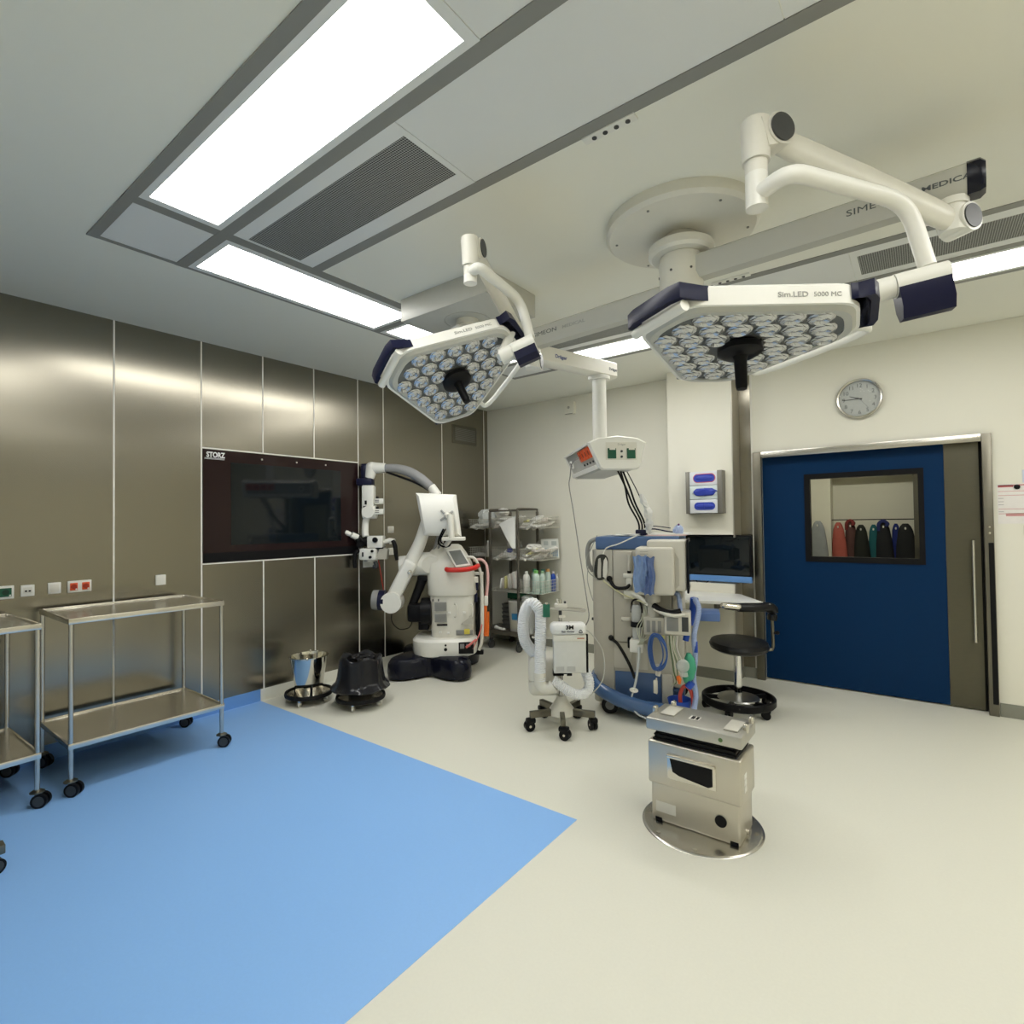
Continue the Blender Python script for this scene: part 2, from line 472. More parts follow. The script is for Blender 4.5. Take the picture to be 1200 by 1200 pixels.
def grille(x0, x1, F, gx0, gx1, label):
    a, b = sorted((F(1.287), F(1.735))); c, d = sorted((F(1.357), F(1.647)))
    cx_, cy_ = (x0+x1)/2, (a+b)/2
    t = thing('ventilation_grille', label, 'air grille', (cx_, cy_, H), group='perforated ceiling grilles')
    m = MB()
    m.box(x0-cx_, gx0-cx_, a-cy_, b-cy_, -0.005, 0); m.box(gx1-cx_, x1-cx_, a-cy_, b-cy_, -0.005, 0)
    m.box(gx0-cx_, gx1-cx_, a-cy_, c-cy_, -0.005, 0); m.box(gx0-cx_, gx1-cx_, d-cy_, b-cy_, -0.005, 0)
    obj('grille_frame', m, PANELM, t)
    m = MB(); m.box(gx0-cx_, gx1-cx_, c-cy_, d-cy_, -0.003, 0); obj('perforated_sheet', m, PERF, t)
grille(1.803, 3.037, idn, 1.818, 3.01, 'dark perforated air grille in the ceiling beside the largest light panel')
grille(1.803, 3.037, my, 1.818, 3.01, 'perforated air grille behind the lettered left lamp arm, near the back wall')
grille(4.251, 5.438, my, 4.283, 5.40, 'perforated air grille in the ceiling behind the right lamp arm end, above the door')

def signal_strip(x0, x1, y, label):
    t = thing('sensor_strip', label, 'ceiling sensor', ((x0+x1)/2, y, H-0.003), group='four-hole ceiling strips')
    w = (x1-x0)/2
    m = MB(); m.box(-w, w, -0.02, 0.02, -0.009, 0.003, 0.001); obj('strip', m, WHITE, t)
    for i in range(4):
        m = MB(); m.cyl((-w+0.045+i*0.046, 0.002, -0.012), (-w+0.045+i*0.046, 0.002, -0.008), 0.0095, n=14); obj('nozzle', m, DGREY, t)
signal_strip(3.533, 3.748, 1.807, 'white strip with four dark holes on the ceiling rail nearer the camera')
signal_strip(3.534, 3.755, 3.408, 'white strip with four dark holes on the far ceiling rail behind the hub')

# ------------------------------------------------------------------ door
mb = MB()
mb.box(3.281, 3.352, YB-0.03, YB+0.02, 0, 2.13, 0.003); mb.box(4.912, 4.97, YB-0.03, YB+0.02, 0, 2.13, 0.003)
door = struct('door_1', mb, STEEL_D)  # jambs: same frame steel, their dark reflection put into the colour
def dpart(n, m, ma): return obj(n, m, ma, door)
m = MB(); m.box(3.353, 4.911, YB-0.03, YB+0.02, 2.072, 2.13, 0.003); dpart('lintel', m, STEEL)  # brighter steel than the jambs; light on the frame top put into the colour
yl = 5.49; m = MB()
m.box(3.346, 3.696, yl, yl+0.05, 0.012, 2.082); m.box(4.558, 4.687, yl, yl+0.05, 0.012, 2.082)
m.box(3.696, 4.558, yl, yl+0.05, 0.012, 1.113); m.box(3.696, 4.558, yl, yl+0.05, 1.902, 2.082)
leaf = dpart('door_leaf', m, DOORB)
m = MB(); m.box(4.688, 4.898, yl-0.004, yl+0.05, 0.012, 2.082); dpart('push_panel', m, mat('reflection_dark_steel', (0.125, 0.117, 0.088), 0.36, 1.0, 0.06, 15, stretch=(1, 1, 10)))  # panel steel darkened in its colour to imitate a dark reflection
m = MB(); m.box(4.898, 4.924, yl+0.02, yl+0.05, 0.0, 2.082); dpart('shadow_gap', m, BLACK)
m = MB(); bw = 0.04
m.box(3.696, 3.741, yl-0.008, yl+0.055, 1.113, 1.902); m.box(4.520, 4.558, yl-0.008, yl+0.055, 1.113, 1.902)
m.box(3.741, 4.520, yl-0.008, yl+0.055, 1.113, 1.160); m.box(3.741, 4.520, yl-0.008, yl+0.055, 1.856, 1.902)
wf = dpart('window_frame', m, BLACK)
m = MB(); m.box(3.741, 4.520, yl+0.02, yl+0.024, 1.160, 1.856); obj('pane', m, GLASS, wf)
m = MB(); m.cyl((4.849, yl-0.055, 0.533), (4.849, yl-0.055, 1.318), 0.011)
for z in (0.56, 1.295): m.cyl((4.849, yl-0.055, z), (4.849, yl-0.002, z), 0.009)
dpart('door_handle', m, STEEL_B)
m = MB(); m.box(4.935, 4.966, YB-0.034, YB-0.02, 0.09, 1.30); dpart('rubber_strip', m, BLACK)
m = MB()
for z in (1.42, 1.375): m.cyl((4.945, YB-0.033, z), (4.945, YB-0.028, z), 0.006, n=10)
dpart('screw', m, STEEL_B)

# room beyond the door
mb = MB(); mb.box(2.6, 6.2, YB+0.03, 7.95, -0.1, 0.0); struct('floor_corridor', mb, FLOORM)
mb = MB(); mb.box(2.6, 6.2, YB+0.16, 7.95, 2.5, 2.6); struct('ceiling_corridor', mb, CEILM)
mb = MB(); mb.box(2.6, 6.2, 7.8, 7.95, 0, 2.5); struct('wall_corridor_back', mb, PLASTER)
mb = MB(); mb.box(2.5, 2.6, YB+0.16, 7.95, 0, 2.6); struct('wall_corridor_left', mb, PLASTER)
mb = MB(); mb.box(6.2, 6.3, YB+0.16, 7.95, 0, 2.6); struct('wall_corridor_right', mb, PLASTER)
mb = MB(); mb.box(3.25, 3.66, 7.55, 7.8, 0, 2.5); struct('wall_corridor_pier', mb, PLASTER)
mb = MB(); mb.box(4.47, 4.62, 7.5, 7.8, 0, 2.5); struct('trim_8', mb, STEEL_D)
mb = MB(); mb.box(3.66, 4.47, 7.62, 7.8, 1.99, 2.5); struct('trim_9', mb, PLASTER)
t = thing('ceiling_light', 'unseen light panel added to light the room beyond the door, above the aprons', 'ceiling light', (4.0, 6.5, 2.5))  # unseen panel, added to brighten the space behind the door window
m = MB(); m.box(-0.3, 0.3, -0.15, 0.15, -0.03, 0, 0.004); obj('light_frame', m, PANELM, t)
m = MB(); m.box(-0.28, 0.28, -0.13, 0.13, -0.033, -0.028); obj('diffuser', m, mat('added_light_diffuser', (1, 0.98, 0.80), 0.5, emit=24.0), t)

rail_t = thing('coat_rail', 'thin dark wall rail holding hanging aprons, seen through the door window', 'rail', (3.66, 7.62, 1.48))
m = MB(); m.cyl((0, 0, 0), (0.81, 0, 0), 0.006, n=10); obj('rail_bar', m, BLACK, rail_t)
apr = [  # x, width, top z, colour, hook, label
 (3.53, 0.15, 1.47, (0.30, 0.32, 0.34), 'pale grey apron at the left end of the coat rail behind the door window'),
 (3.735, 0.125, 1.45, (0.42, 0.10, 0.08), 'salmon pink apron hanging on the rail behind the door window'),
 (3.855, 0.115, 1.46, (0.10, 0.045, 0.04), 'brown apron with red collar on the rail behind the door window'),
 (3.965, 0.13, 1.42, (0.008, 0.010, 0.008), 'black apron hanging next to the brown one behind the door window'),
 (4.085, 0.10, 1.42, (0.010, 0.11, 0.13), 'teal apron hanging between two black ones behind the door window'),
 (4.185, 0.135, 1.45, (0.007, 0.008, 0.012), 'black apron with blue collar on the rail behind the door window'),
 (4.30, 0.085, 1.43, (0.008, 0.02, 0.16), 'dark blue apron hanging near the right end of the coat rail'),
 (4.39, 0.16, 1.43, (0.006, 0.007, 0.010), 'wide black apron at the right end of the coat rail'),
]
for i, (x, wd, zt, c, lb) in enumerate(apr):
    t = thing('hanging_apron', lb, 'apron', (x, 7.48 if i == 0 else (7.565 if i % 2 else 7.63), zt), group='aprons on the coat rail')
    h = wd*0.62; m = MB()
    m.loft([(-0.0, 0, 0, h*0.25, 0.02), (-0.03, 0, 0, h*0.5, 0.035), (-0.08, 0, 0, h*0.7, 0.045), (-0.25, 0.004, 0, h*0.95, 0.05), (-0.55, 0.012, 0, h*1.15, 0.055), (-0.95, 0.015, 0, h*1.25, 0.06)], n=22, pw=2.4)
    obj('drape', m, mat('apron_cloth', c, 0.8, 0, 0.15, 12), t)
    m = MB(); m.ball((0, -0.047, -0.055), (0.009, 0.006, 0.015), 10, 6); obj('hook', m, WHITE, t)
    if i in (2, 5):
        m = MB(); m.tube([(-h*0.55, -0.03, -0.10), (-h*0.5, -0.045, -0.02), (0.0, -0.035, 0.012), (h*0.5, -0.045, -0.02), (h*0.3, -0.05, -0.05)], 0.018, 8)
        obj('collar', m, mat('collar_cloth', (0.20, 0.03, 0.03) if i == 2 else (0.02, 0.03, 0.14), 0.8), t)

# ------------------------------------------------------------------ left wall items
t = thing('wall_screen', 'large dark glass wall screen set into the steel panelling', 'screen', (0, (MY0+MY1)/2, (MT+MBT)/2))
m = MB(); m.box(0.0, 0.006, MY0+0.008, MY1-0.008, MBT+0.008, MT-0.008); obj('glass_panel', m, PANELB, t, w=True)
m = MB(); m.box(0.006, 0.0075, 2.11, 3.165, 1.345, 2.028); obj('display', m, SCREEN, t, w=True)
m = MB()
for y in (2.375, 2.70, 3.00): m.cyl((0.006, y, 2.075), (0.0075, y, 2.075), 0.008, n=12)
obj('sensor_dot', m, GREYP, t, w=True)
m = MB(); m.box(0.006, 0.0065, MY0+0.01, MY1-0.01, MBT+0.01, MBT+0.085); obj('lower_band', m, BLACK, t, w=True)
text('lettering', 'STORZ', 0.058, frame((0.0066, MY0+0.035, 2.060), (0,1,0), (0,0,1)), TXTW, t, w=True, bold=0.002, stretch=0.78)
m = MB(); m.box(0.006, 0.0072, MY0+0.02, MY0+0.175, 2.050, 2.053); m.box(0.006, 0.0072, MY0+0.02, MY0+0.175, 2.043, 2.0455); obj('underline', m, TXTW, t, w=True)

def plate(y0, y1, z0, z1, kind, label, name='wall_socket', cat='socket'):
    t = thing(name, label, cat, (0, (y0+y1)/2, (z0+z1)/2), group='socket plates on the steel wall')
    m = MB(); m.box(0, 0.010, y0, y1, z0, z1, 0.003); obj('cover_plate', m, WHITE, t, w=True)
    n = 2 if kind == 'red2' or kind == 'white2' else 1
    w_ = (y1-y0)/n
    for i in range(n):
        a = y0 + i*w_; pad = 0.012
        if kind in ('green', 'red2'):
            m = MB(); m.box(0.010, 0.014, a+pad, a+w_-pad, z0+0.014, z1-0.014, 0.002); ins = obj('socket_insert', m, GREEN if kind == 'green' else ORANGE, t, w=True)
            m = MB(); m.cyl((0.0135, a+w_/2, (z0+z1)/2), (0.0145, a+w_/2, (z0+z1)/2), 0.017, n=16)
            obj('socket_well', m, mat('well', (0.003, 0.03, 0.015) if kind == 'green' else (0.35, 0.03, 0.01), 0.5), ins, w=True)
            m = MB(); m.box(0.0138, 0.0150, a+w_-pad-0.012, a+w_-pad-0.003, z0+0.016, z0+0.026); obj('indicator', m, WHITE, ins, w=True)
        elif kind == 'data':
            m = MB(); m.box(0.010, 0.012, a+pad, a+w_-pad, z0+0.02, z1-0.014, 0.001); obj('insert', m, OFFW, t, w=True)
            m = MB()
            for k in (-0.009, 0.009): m.box(0.012, 0.0128, a+w_/2+k-0.006, a+w_/2+k+0.006, z0+0.028, z0+0.038)
            obj('port', m, BLACK, t, w=True)
        elif kind == 'rocker':
            m = MB(); m.box(0.010, 0.0125, a+pad, a+w_-pad, z0+0.012, z1-0.012, 0.001); m.box(0.0125, 0.0135, a+pad+0.004, a+w_-pad-0.004, z1-0.035, z1-0.030); obj('insert', m, OFFW, t, w=True)
        elif kind == 'white2':
            m = MB(); m.box(0.010, 0.0125, a+pad, a+w_-pad, z0+0.014, z1-0.014, 0.001); obj('insert', m, OFFW, t, w=True)
plate(0.70, 0.78, 1.066, 1.148, 'green', 'green socket in a white plate, leftmost on the steel wall')
plate(0.811, 0.878, 1.072, 1.143, 'data', 'white data outlet plate between the green socket and the phone outlet')
plate(0.944, 1.011, 1.073, 1.146, 'rocker', 'plain white outlet plate just left of the double red socket')
plate(1.045, 1.175, 1.070, 1.148, 'red2', 'double red socket in a white plate above the rear trolley')
plate(1.562, 1.630, 1.068, 1.144, 'blank', 'blank square white plate on the steel wall below the wall screen side')
plate(3.747, 3.828, 1.407, 1.478, 'rocker', 'small white plate beside the microscope optics, upper one')
plate(3.756, 3.826, 1.170, 1.247, 'rocker', 'small white plate beside the microscope handle, lower one')
plate(3.425, 3.607, 1.060, 1.149, 'white2', 'double white plate right below the microscope optics')
t = thing('wall_vent', 'dark louvred air vent high on the steel wall in the corner', 'vent', (0, 4.98, 2.60))
m = MB(); m.box(0, 0.008, 4.763, 5.202, 2.488, 2.714, 0.002); m.box(0.008, 0.010, 4.80, 5.165, 2.52, 2.685); obj('vent_frame', m, STEEL_D, t, w=True)
for i in range(9):
    m = MB(); z = 2.53 + i*0.0175; m.box(0.006, 0.016, 4.80, 5.165, z, z+0.005); obj('slat', m, ALU, t, w=True)

# ------------------------------------------------------------------ back wall items
t = thing('wall_clock', 'round silver wall clock above the blue door', 'clock', (4.14, YB, 2.515))
Mc = Matrix.Translation((4.14, YB, 2.515)) @ Matrix.Rotation(PI/2, 4, 'X')
m = MB(); m.lathe([(0.166, 0), (0.168, 0.03), (0.162, 0.04), (0.150, 0.035), (0.148, 0.012)], n=48, M=Mc); obj('rim', m, STEEL, t, w=True)
m = MB(); m.lathe([(0.0001, 0.012), (0.150, 0.012), (0.150, 0.0), (0.0001, 0.0)], n=40, M=Mc); obj('dial', m, mat('dial_grey', (0.46, 0.48, 0.46), 0.3), t, w=True)
for hnum in range(1, 13):
    a = PI/2 - hnum*PI/6
    P = (4.14 + 0.114*math.cos(a), YB-0.0125, 2.515 + 0.114*math.sin(a)-0.016)
    text('numeral', str(hnum), 0.046, frame(P, (1,0,0), (0,0,1)), TXT, t, w=True, align='CENTER')
def hand(a, L, wd, mm, nm, yy):
    m = MB(); d = V((math.sin(a), 0, math.cos(a))); s = V((d.z, 0, -d.x)); c = V((4.14, YB-yy, 2.515))
    pts = [c - d*0.02 - s*wd, c - d*0.02 + s*wd, c + d*L + s*wd*0.5, c + d*L - s*wd*0.5]
    b = V((0, -0.0015, 0)); m.rings([pts, [p + b for p in pts]]); obj(nm, m, mm, t, w=True)
hand(math.radians(292), 0.075, 0.004, BLACK, 'hour_hand', 0.014); hand(math.radians(270), 0.125, 0.003, BLACK, 'minute_hand', 0.016)
hand(math.radians(143), 0.11, 0.0012, TXT, 'second_hand', 0.018)
m = MB(); m.lathe([(0.146, 0.030), (0.12, 0.037), (0.07, 0.042), (0.0001, 0.044)], n=40, M=Mc); obj('glass_cover', m, mat('clock_glass', (1,1,1), 0.03, alpha=0.06, var=0), t, w=True)

t = thing('wall_speaker', 'small cream box high on the back wall left of the pendant column', 'wall box', (1.285, YB, 2.832))
m = MB(); m.box(1.217, 1.353, YB-0.045, YB, 2.762, 2.905, 0.006); obj('housing', m, PLASTER, t, w=True)
m = MB(); m.cyl((1.28, YB-0.047, 2.84), (1.28, YB-0.044, 2.84), 0.016); obj('lens', m, GREYP, t, w=True)
m = MB(); m.box(1.235, 1.335, YB-0.047, YB-0.04, 2.763, 2.767); obj('slot', m, DGREY, t, w=True)

t = thing('notice_sheet', 'white notice sheet with red bands pinned right of the door', 'notice', (5.14, YB, 1.59))
m = MB(); m.box(4.996, 5.29, YB-0.003, YB-0.0005, 1.443, 1.738); obj('sheet', m, mat('laminated_sheet', (0.80, 0.77, 0.74), 0.35), t, w=True)
m = MB(); m.box(5.0, 5.085, YB-0.0036, YB-0.003, 1.715, 1.733); m.box(5.0, 5.28, YB-0.0036, YB-0.003, 1.726, 1.733); obj('red_band', m, mat('faded_red_ink', (0.50, 0.12, 0.13), 0.5), t, w=True)
m = MB()
for z in (1.682, 1.652, 1.55, 1.515): m.box(5.0, 5.28, YB-0.0036, YB-0.003, z, z+0.004)
m.box(5.04, 5.14, YB-0.0036, YB-0.003, 1.498, 1.520)
obj('pink_rule', m, mat('pink_ink', (0.60, 0.30, 0.30), 0.5), t, w=True)
m = MB()
for z in (1.63, 1.605, 1.583, 1.53): m.box(5.0, 5.03, YB-0.0036, YB-0.003, z, z+0.005)
obj('grey_line', m, mat('grey_ink', (0.45, 0.43, 0.42), 0.5), t, w=True)
tag_ = thing('magnet', 'round black magnet holding the white notice sheet right of the door', 'magnet', (5.105, YB, 1.715))
m = MB(); m.lathe([(0.0001, 0), (0.018, 0), (0.018, 0.008), (0.012, 0.011), (0.0001, 0.011)], n=20, M=Matrix.Translation((5.105, YB-0.003, 1.715)) @ Matrix.Rotation(PI/2, 4, 'X')); obj('disc', m, BLACK, tag_, w=True)
m = MB(); m.box(5.135, 5.34, YB-0.003, YB-0.0005, 1.745, 1.84); single('paper_note', m, mat('bluish_paper', (0.62, 0.65, 0.72), 0.6), 'small bluish paper note above the notice sheet at the right edge', 'notice')
t = thing('light_switch', 'grey wall switch at the right edge, under the notice sheet', 'switch', (5.17, YB, 1.39))
m = MB(); m.box(5.135, 5.215, YB-0.011, YB, 1.36, 1.43, 0.003); obj('cover_plate', m, GREYP, t, w=True)
m = MB(); m.box(5.15, 5.20, YB-0.016, YB-0.010, 1.372, 1.418, 0.003); obj('rocker', m, GREYM, t, w=True)

# glove dispenser on the pillar
gx0, gx1, gz0, gz1, gy = 2.745, 3.085, 1.562, 1.962, 5.201
t = thing('glove_dispenser', 'grey steel dispenser holding three glove boxes on the cream pillar', 'dispenser', ((gx0+gx1)/2, gy, gz0))
m = MB(); m.box(gx0, gx0+0.035, gy-0.10, gy, gz0, gz1, 0.002); m.box(gx1-0.045, gx1, gy-0.10, gy, gz0, gz1, 0.002); obj('side_channel', m, mat('grey_channel', (0.22, 0.21, 0.185), 0.4, 0.3), t, w=True)
m = MB(); m.box(gx0, gx1, gy-0.012, gy, gz0, gz1); m.box(gx0+0.02, gx1-0.02, gy-0.10, gy, gz0-0.004, gz0); obj('back_plate', m, STEEL_D, t, w=True)
for i, (lb, red) in enumerate((('bottom glove box of the dispenser, smooth blue gloves in its slot', 0), ('middle glove box of the dispenser, crumpled blue gloves bulging out', 0), ('top glove box of the dispenser with a red ring around its slot', 1))):
    z = gz0 + 0.003 + i*0.132; bxw0, bxw1 = gx0+0.037, gx1-0.047
    g = thing('glove_box', lb, 'glove box', ((bxw0+bxw1)/2, gy-0.05, z), group='glove boxes in the dispenser')
    m = MB(); m.box(bxw0, bxw1, gy-0.095, gy-0.013, z, z+0.128, 0.002); obj('carton', m, mat('glove_carton', (0.66, 0.74, 0.74) if i == 1 else (0.74, 0.76, 0.80), 0.5), g, w=True)
    cxg, czg = (bxw0+bxw1)/2+0.01, z+0.066
    def oval(rx, rz, y0, y1):
        m = MB(); Mo = Matrix.Translation((cxg, y0, czg)) @ Matrix.Rotation(PI/2, 4, 'X'); q = []
        for k in range(28):
            a = 2*PI*k/28; q.append((math.copysign(rx-rz, math.cos(a))+rz*math.cos(a) if abs(math.cos(a)) > 1e-6 else 0, rz*math.sin(a)))
        m.prism(q, 0, y0-y1, Mo); return m
    if red: obj('red_ring', oval(0.104, 0.043, gy-0.094, gy-0.0965), mat('ring_red', (0.55, 0.10, 0.13), 0.5), g, w=True)
    gl = oval(0.097, 0.036, gy-0.094, gy-0.098)
    if i == 1: gl.crumple((cxg, gy-0.10, czg), (0.090, 0.022, 0.034), 14, 0.4, 5)
    elif i == 2: gl.ball((cxg, gy-0.098, czg), (0.08, 0.008, 0.024), 18, 8)
    else: gl.ball((cxg, gy-0.098, czg), (0.08, 0.010, 0.024), 18, 8); gl.box(cxg-0.002, cxg+0.002, gy-0.112, gy-0.10, czg-0.02, czg+0.02)
    obj('blue_gloves', gl, BLUEG, g, w=True)

# computer in the niche
t = thing('wall_computer', 'black screen computer with a blue chin in the pillar niche', 'monitor', (2.99, 5.24, 0.92))
m = MB(); m.box(2.683, 3.292, 5.235, 5.275, 0.925, 1.355, 0.012); obj('casing', m, BLACK, t, w=True)
m = MB(); m.box(2.70, 3.275, 5.232, 5.236, 0.985, 1.34, 0.001); obj('screen', m, SCREEN, t, w=True)
m = MB(); m.box(2.683, 3.292, 5.228, 5.276, 0.915, 0.972, 0.006); obj('chin', m, LBLUE, t, w=True)
m = MB(); m.box(2.93, 3.03, 5.275, 5.36, 1.08, 1.18, 0.004); obj('wall_bracket', m, DGREY, t, w=True)
m = MB(); m.tube([(2.78, 5.24, 0.915), (2.82, 5.22, 0.885), (2.87, 5.22, 0.89), (2.90, 5.24, 0.915)], 0.005, 6); obj('cable', m, BLACK, t, w=True)
t = thing('wall_desk', 'white shelf desk with slanted end fixed below the niche computer', 'desk', (2.99, 5.19, 0.80))
m = MB(); m.prism([(2.56, 5.198), (3.20, 5.198), (3.48, 4.80), (3.45, 4.76), (2.95, 4.60), (2.56, 4.60)], 0.785, 0.815, bev=0.004); obj('desk_top', m, mat('white_laminate', (0.86, 0.86, 0.83), 0.25), t, w=True)
m = MB(); m.box(2.70, 2.72, 4.9, 5.198, 0.70, 0.785); m.box(3.05, 3.07, 4.9, 5.198, 0.70, 0.785); obj('bracket', m, STEEL_D, t, w=True)
# ------------------------------------------------------------------ surgical lamps
HX, HY = 3.62, 2.61
t = thing('lamp_ceiling_mount', 'big round cream ceiling disc carrying both surgical lamp arms', 'ceiling mount', (HX, HY, H))
m = MB(); m.lathe([(0.0001, 0), (0.36, 0), (0.362, -0.05), (0.345, -0.066), (0.25, -0.072), (0.11, -0.075), (0.0001, -0.075)], n=56); obj('canopy_disc', m, CREAM, t)
m = MB(); m.lathe([(0.085, -0.07), (0.085, -0.125), (0.0001, -0.125)], n=32); obj('neck', m, GREYP, t)
m = MB(); m.lathe([(0.0001, -0.12), (0.14, -0.122), (0.155, -0.13), (0.155, -0.165), (0.14, -0.178), (0.0001, -0.18)], n=40); obj('flange', m, CREAM, t)
m = MB(); m.lathe([(0.0001, -0.18), (0.1, -0.18), (0.1, -0.205), (0.0001, -0.205)], n=32); obj('bearing', m, CREAM, t)
for a in range(6):
    a = a*PI/3 + 0.4; m = MB(); m.cyl((0.31*math.cos(a), 0.31*math.sin(a), -0.074), (0.31*math.cos(a), 0.31*math.sin(a), -0.070), 0.006, n=10); obj('screw', m, GREYM, t)

HEXTOT = 0.64
def hexa(r, off=0.0):
    L = HEXTOT/(1+r); S = HEXTOT-L; h = 0.8660254*HEXTOT
    P = [(-L/2, 0), (L/2, 0), (L/2+S/2, .866*S), (S/2, h), (-S/2, h), (-L/2-S/2, .866*S)]
    P = [V((x, y-HEXTOT*.433*.95)) for x, y in P]
    if off:
        n = len(P); Q = []
        for i in range(n):
            a, b, c = P[i-1], P[i], P[(i+1) % n]
            d1 = (b-a).normalized(); d2 = (c-b).normalized()
            n1 = V((d1.y, -d1.x)); n2 = V((d2.y, -d2.x)); k = (n1+n2).normalized()
            Q.append(b + k*off/max(0.3, k.dot(n1)))
        P = Q
    return P
def rounded(P, rad, seg=5):
    out = []; n = len(P)
    for i in range(n):
        a, b, c = P[i-1], P[i], P[(i+1) % n]
        p = b + (a-b).normalized()*rad; q = b + (c-b).normalized()*rad
        for k in range(seg+1):
            s = k/seg; out.append(p*(1-s)**2 + b*2*s*(1-s) + q*s*s)
    return out
def inside(p, P, mar):
    n = len(P)
    for i in range(n):
        a, b = P[i], P[(i+1) % n]; d = (b-a).normalized()
        if (p-a).dot(V((-d.y, d.x))) < mar: return False
    return True

def surgical_lamp(lb, pos, ax, ratio, arm_end, arm_z, knuckle, tube, joint, txt, hubz, lower):
    M = Matrix(((ax[0][0], ax[1][0], ax[2][0], pos[0]), (ax[0][1], ax[1][1], ax[2][1], pos[1]), (ax[0][2], ax[1][2], ax[2][2], pos[2]), (0,0,0,1)))
    t = thing('surgical_lamp', lb, 'surgical lamp', (HX, HY, hubz[0]), group='ceiling surgical lamps')
    # ---- horizontal arm
    m = MB(); m.lathe([(0.0001, hubz[0]), (0.105, hubz[0]), (0.105, hubz[1]-0.002), (0.0001, hubz[1]-0.002)], (HX, HY, 0), 36)
    obj('hub', m, CREAM, t, w=True)
    for a in (3.6, 4.6, 5.5):
        m = MB(); m.cyl((HX+0.1*math.cos(a), HY+0.1*math.sin(a), hubz[0]*0.4+hubz[1]*0.6), (HX+0.108*math.cos(a), HY+0.108*math.sin(a), hubz[0]*0.4+hubz[1]*0.6), 0.006, n=8)
        obj('screw', m, DGREY, t, w=True)
    p0 = V((HX, HY, arm_z)); p1 = V((*arm_end, arm_z)); d = (p1-p0).normalized()
    sec = [(-0.035, 0.058), (0.035, 0.058), (0.05, 0.045), (0.05, -0.028), (0.03, -0.055), (-0.03, -0.055), (-0.05, -0.028), (-0.05, 0.045)]
    m = MB(); m.beam(sec, p0 + d*0.06, p1); arm = obj('ceiling_arm', m, mat('arm_grey', (0.50, 0.495, 0.44), 0.4, var=0.01), t, w=True)
    m = MB(); s2 = [(a*1.04, b*1.04) for a, b in sec]
    m.rings([[p + axes(d, (0,0,1))[0]*a*k + V((0,0,1))*b*k for a, b in s2] for p, k in ((p1 - d*0.002, 1.0), (p1 + d*0.035, 1.0), (p1 + d*0.05, 0.8))])
    obj('arm_end_cap', m, NAVYB if not lower else CREAM, t, w=True)
    nrm = V((0, 0, 1)).cross(d) if d.x < 0 else d.cross(V((0, 0, 1)))
    xd = V((1, 0, 0)) * (1 if d.x > 0 else 1)
    xd = d if d.x > 0 else -d
    side = axes(xd, (0,0,1))[0]; ts_ = 0.75 if lower else 0.78
    if lower: q = p1 + xd*0.095 + side*0.0505 + V((0,0,-0.006))
    else: q = p1 - d*0.375 + side*0.0505 + V((0,0,-0.006))
    text('lettering', 'SIMEON', 0.046*ts_, frame(q, xd, (0,0,1)), TXT, arm, w=True, stretch=1.45)
    text('lettering', 'MEDICAL', 0.034*ts_, frame(q + xd*(0.31 if not lower else 0.29)*ts_, xd, (0,0,1)), TXT if not lower else TXTL, arm, w=True, stretch=1.5, bold=0.0005)
    # ---- spring arm
    lo = V((p1.x, p1.y, arm_z-0.125)) - d*0.045
    m = MB(); m.cyl((lo.x, lo.y, arm_z-0.05), (lo.x, lo.y, arm_z-0.075), 0.05); m.cyl((lo.x, lo.y, arm_z-0.075), (lo.x, lo.y, arm_z-0.17), 0.042)
    obj('pivot', m, WHITE, t, w=True)
    kn = V(knuckle); dd = (kn-lo); hd = V((dd.x, dd.y, 0)).normalized(); sd = V((hd.y, -hd.x, 0))
    if sd.dot(V((4.54, 0, 1.5))-kn) < 0: sd = -sd
    st = lo - hd*0.03 + V((0,0,-0.005))
    m = MB(); m.tube([st, lo.lerp(kn, 0.12), lo.lerp(kn, 0.5), lo.lerp(kn, 0.88), kn], [0.042, 0.05, 0.052, 0.046, 0.04], 14, 4, flat=0.62, up=(0,0,1))
    obj('spring_arm', m, CREAM, t, w=True)
    m = MB(); m.cyl(lo - hd*0.03 - sd*0.045, lo - hd*0.03 + sd*0.048, 0.052, n=28); obj('pivot_housing', m, WHITE, t, w=True)
    m = MB(); m.cyl(lo - hd*0.03 + sd*0.048, lo - hd*0.03 + sd*0.053, 0.043, n=28); obj('pivot_cap', m, DGREY, t, w=True)
    ks = 0.82 if lower else 1.0
    m = MB(); m.cyl(kn - sd*0.05*ks, kn + sd*0.05*ks, 0.052*ks, n=28)
    c2 = kn + hd*0.06*ks - V((0,0,0.02))
    m.cyl(c2 + V((0,0,0.055*ks)), c2 - V((0,0,0.075)), 0.045*ks, 0.042*ks, n=24); m.bx((0,0,0), (0.001,0.001,0.001), 0, Matrix.Translation(c2))
    m.beam([(-0.045*ks, 0.045*ks), (0.045*ks, 0.045*ks), (0.045*ks, -0.045*ks), (-0.045*ks, -0.045*ks)], kn, c2)
    obj('knuckle', m, CREAM, t, w=True)
    m = MB(); m.cyl(kn + sd*0.05*ks, kn + sd*0.056*ks, 0.044*ks, n=28); obj('knuckle_cap', m, DGREY, t, w=True)
    zb = tube[0][2]
    m = MB(); m.cyl(c2 - V((0,0,0.075)), c2 - V((0,0,0.115)), 0.034*ks); cl = obj('collar', m, OFFW, t, w=True)
    m = MB(); m.cyl(c2 - V((0,0,0.115)), (c2.x, c2.y, zb-0.045), 0.034*ks); obj('spindle', m, WHITE, t, w=True)
    # ---- curved yoke tube
    pts = [V((c2.x, c2.y, zb))] + [V(p) for p in tube[1:]]
    P2 = [pts[0]]
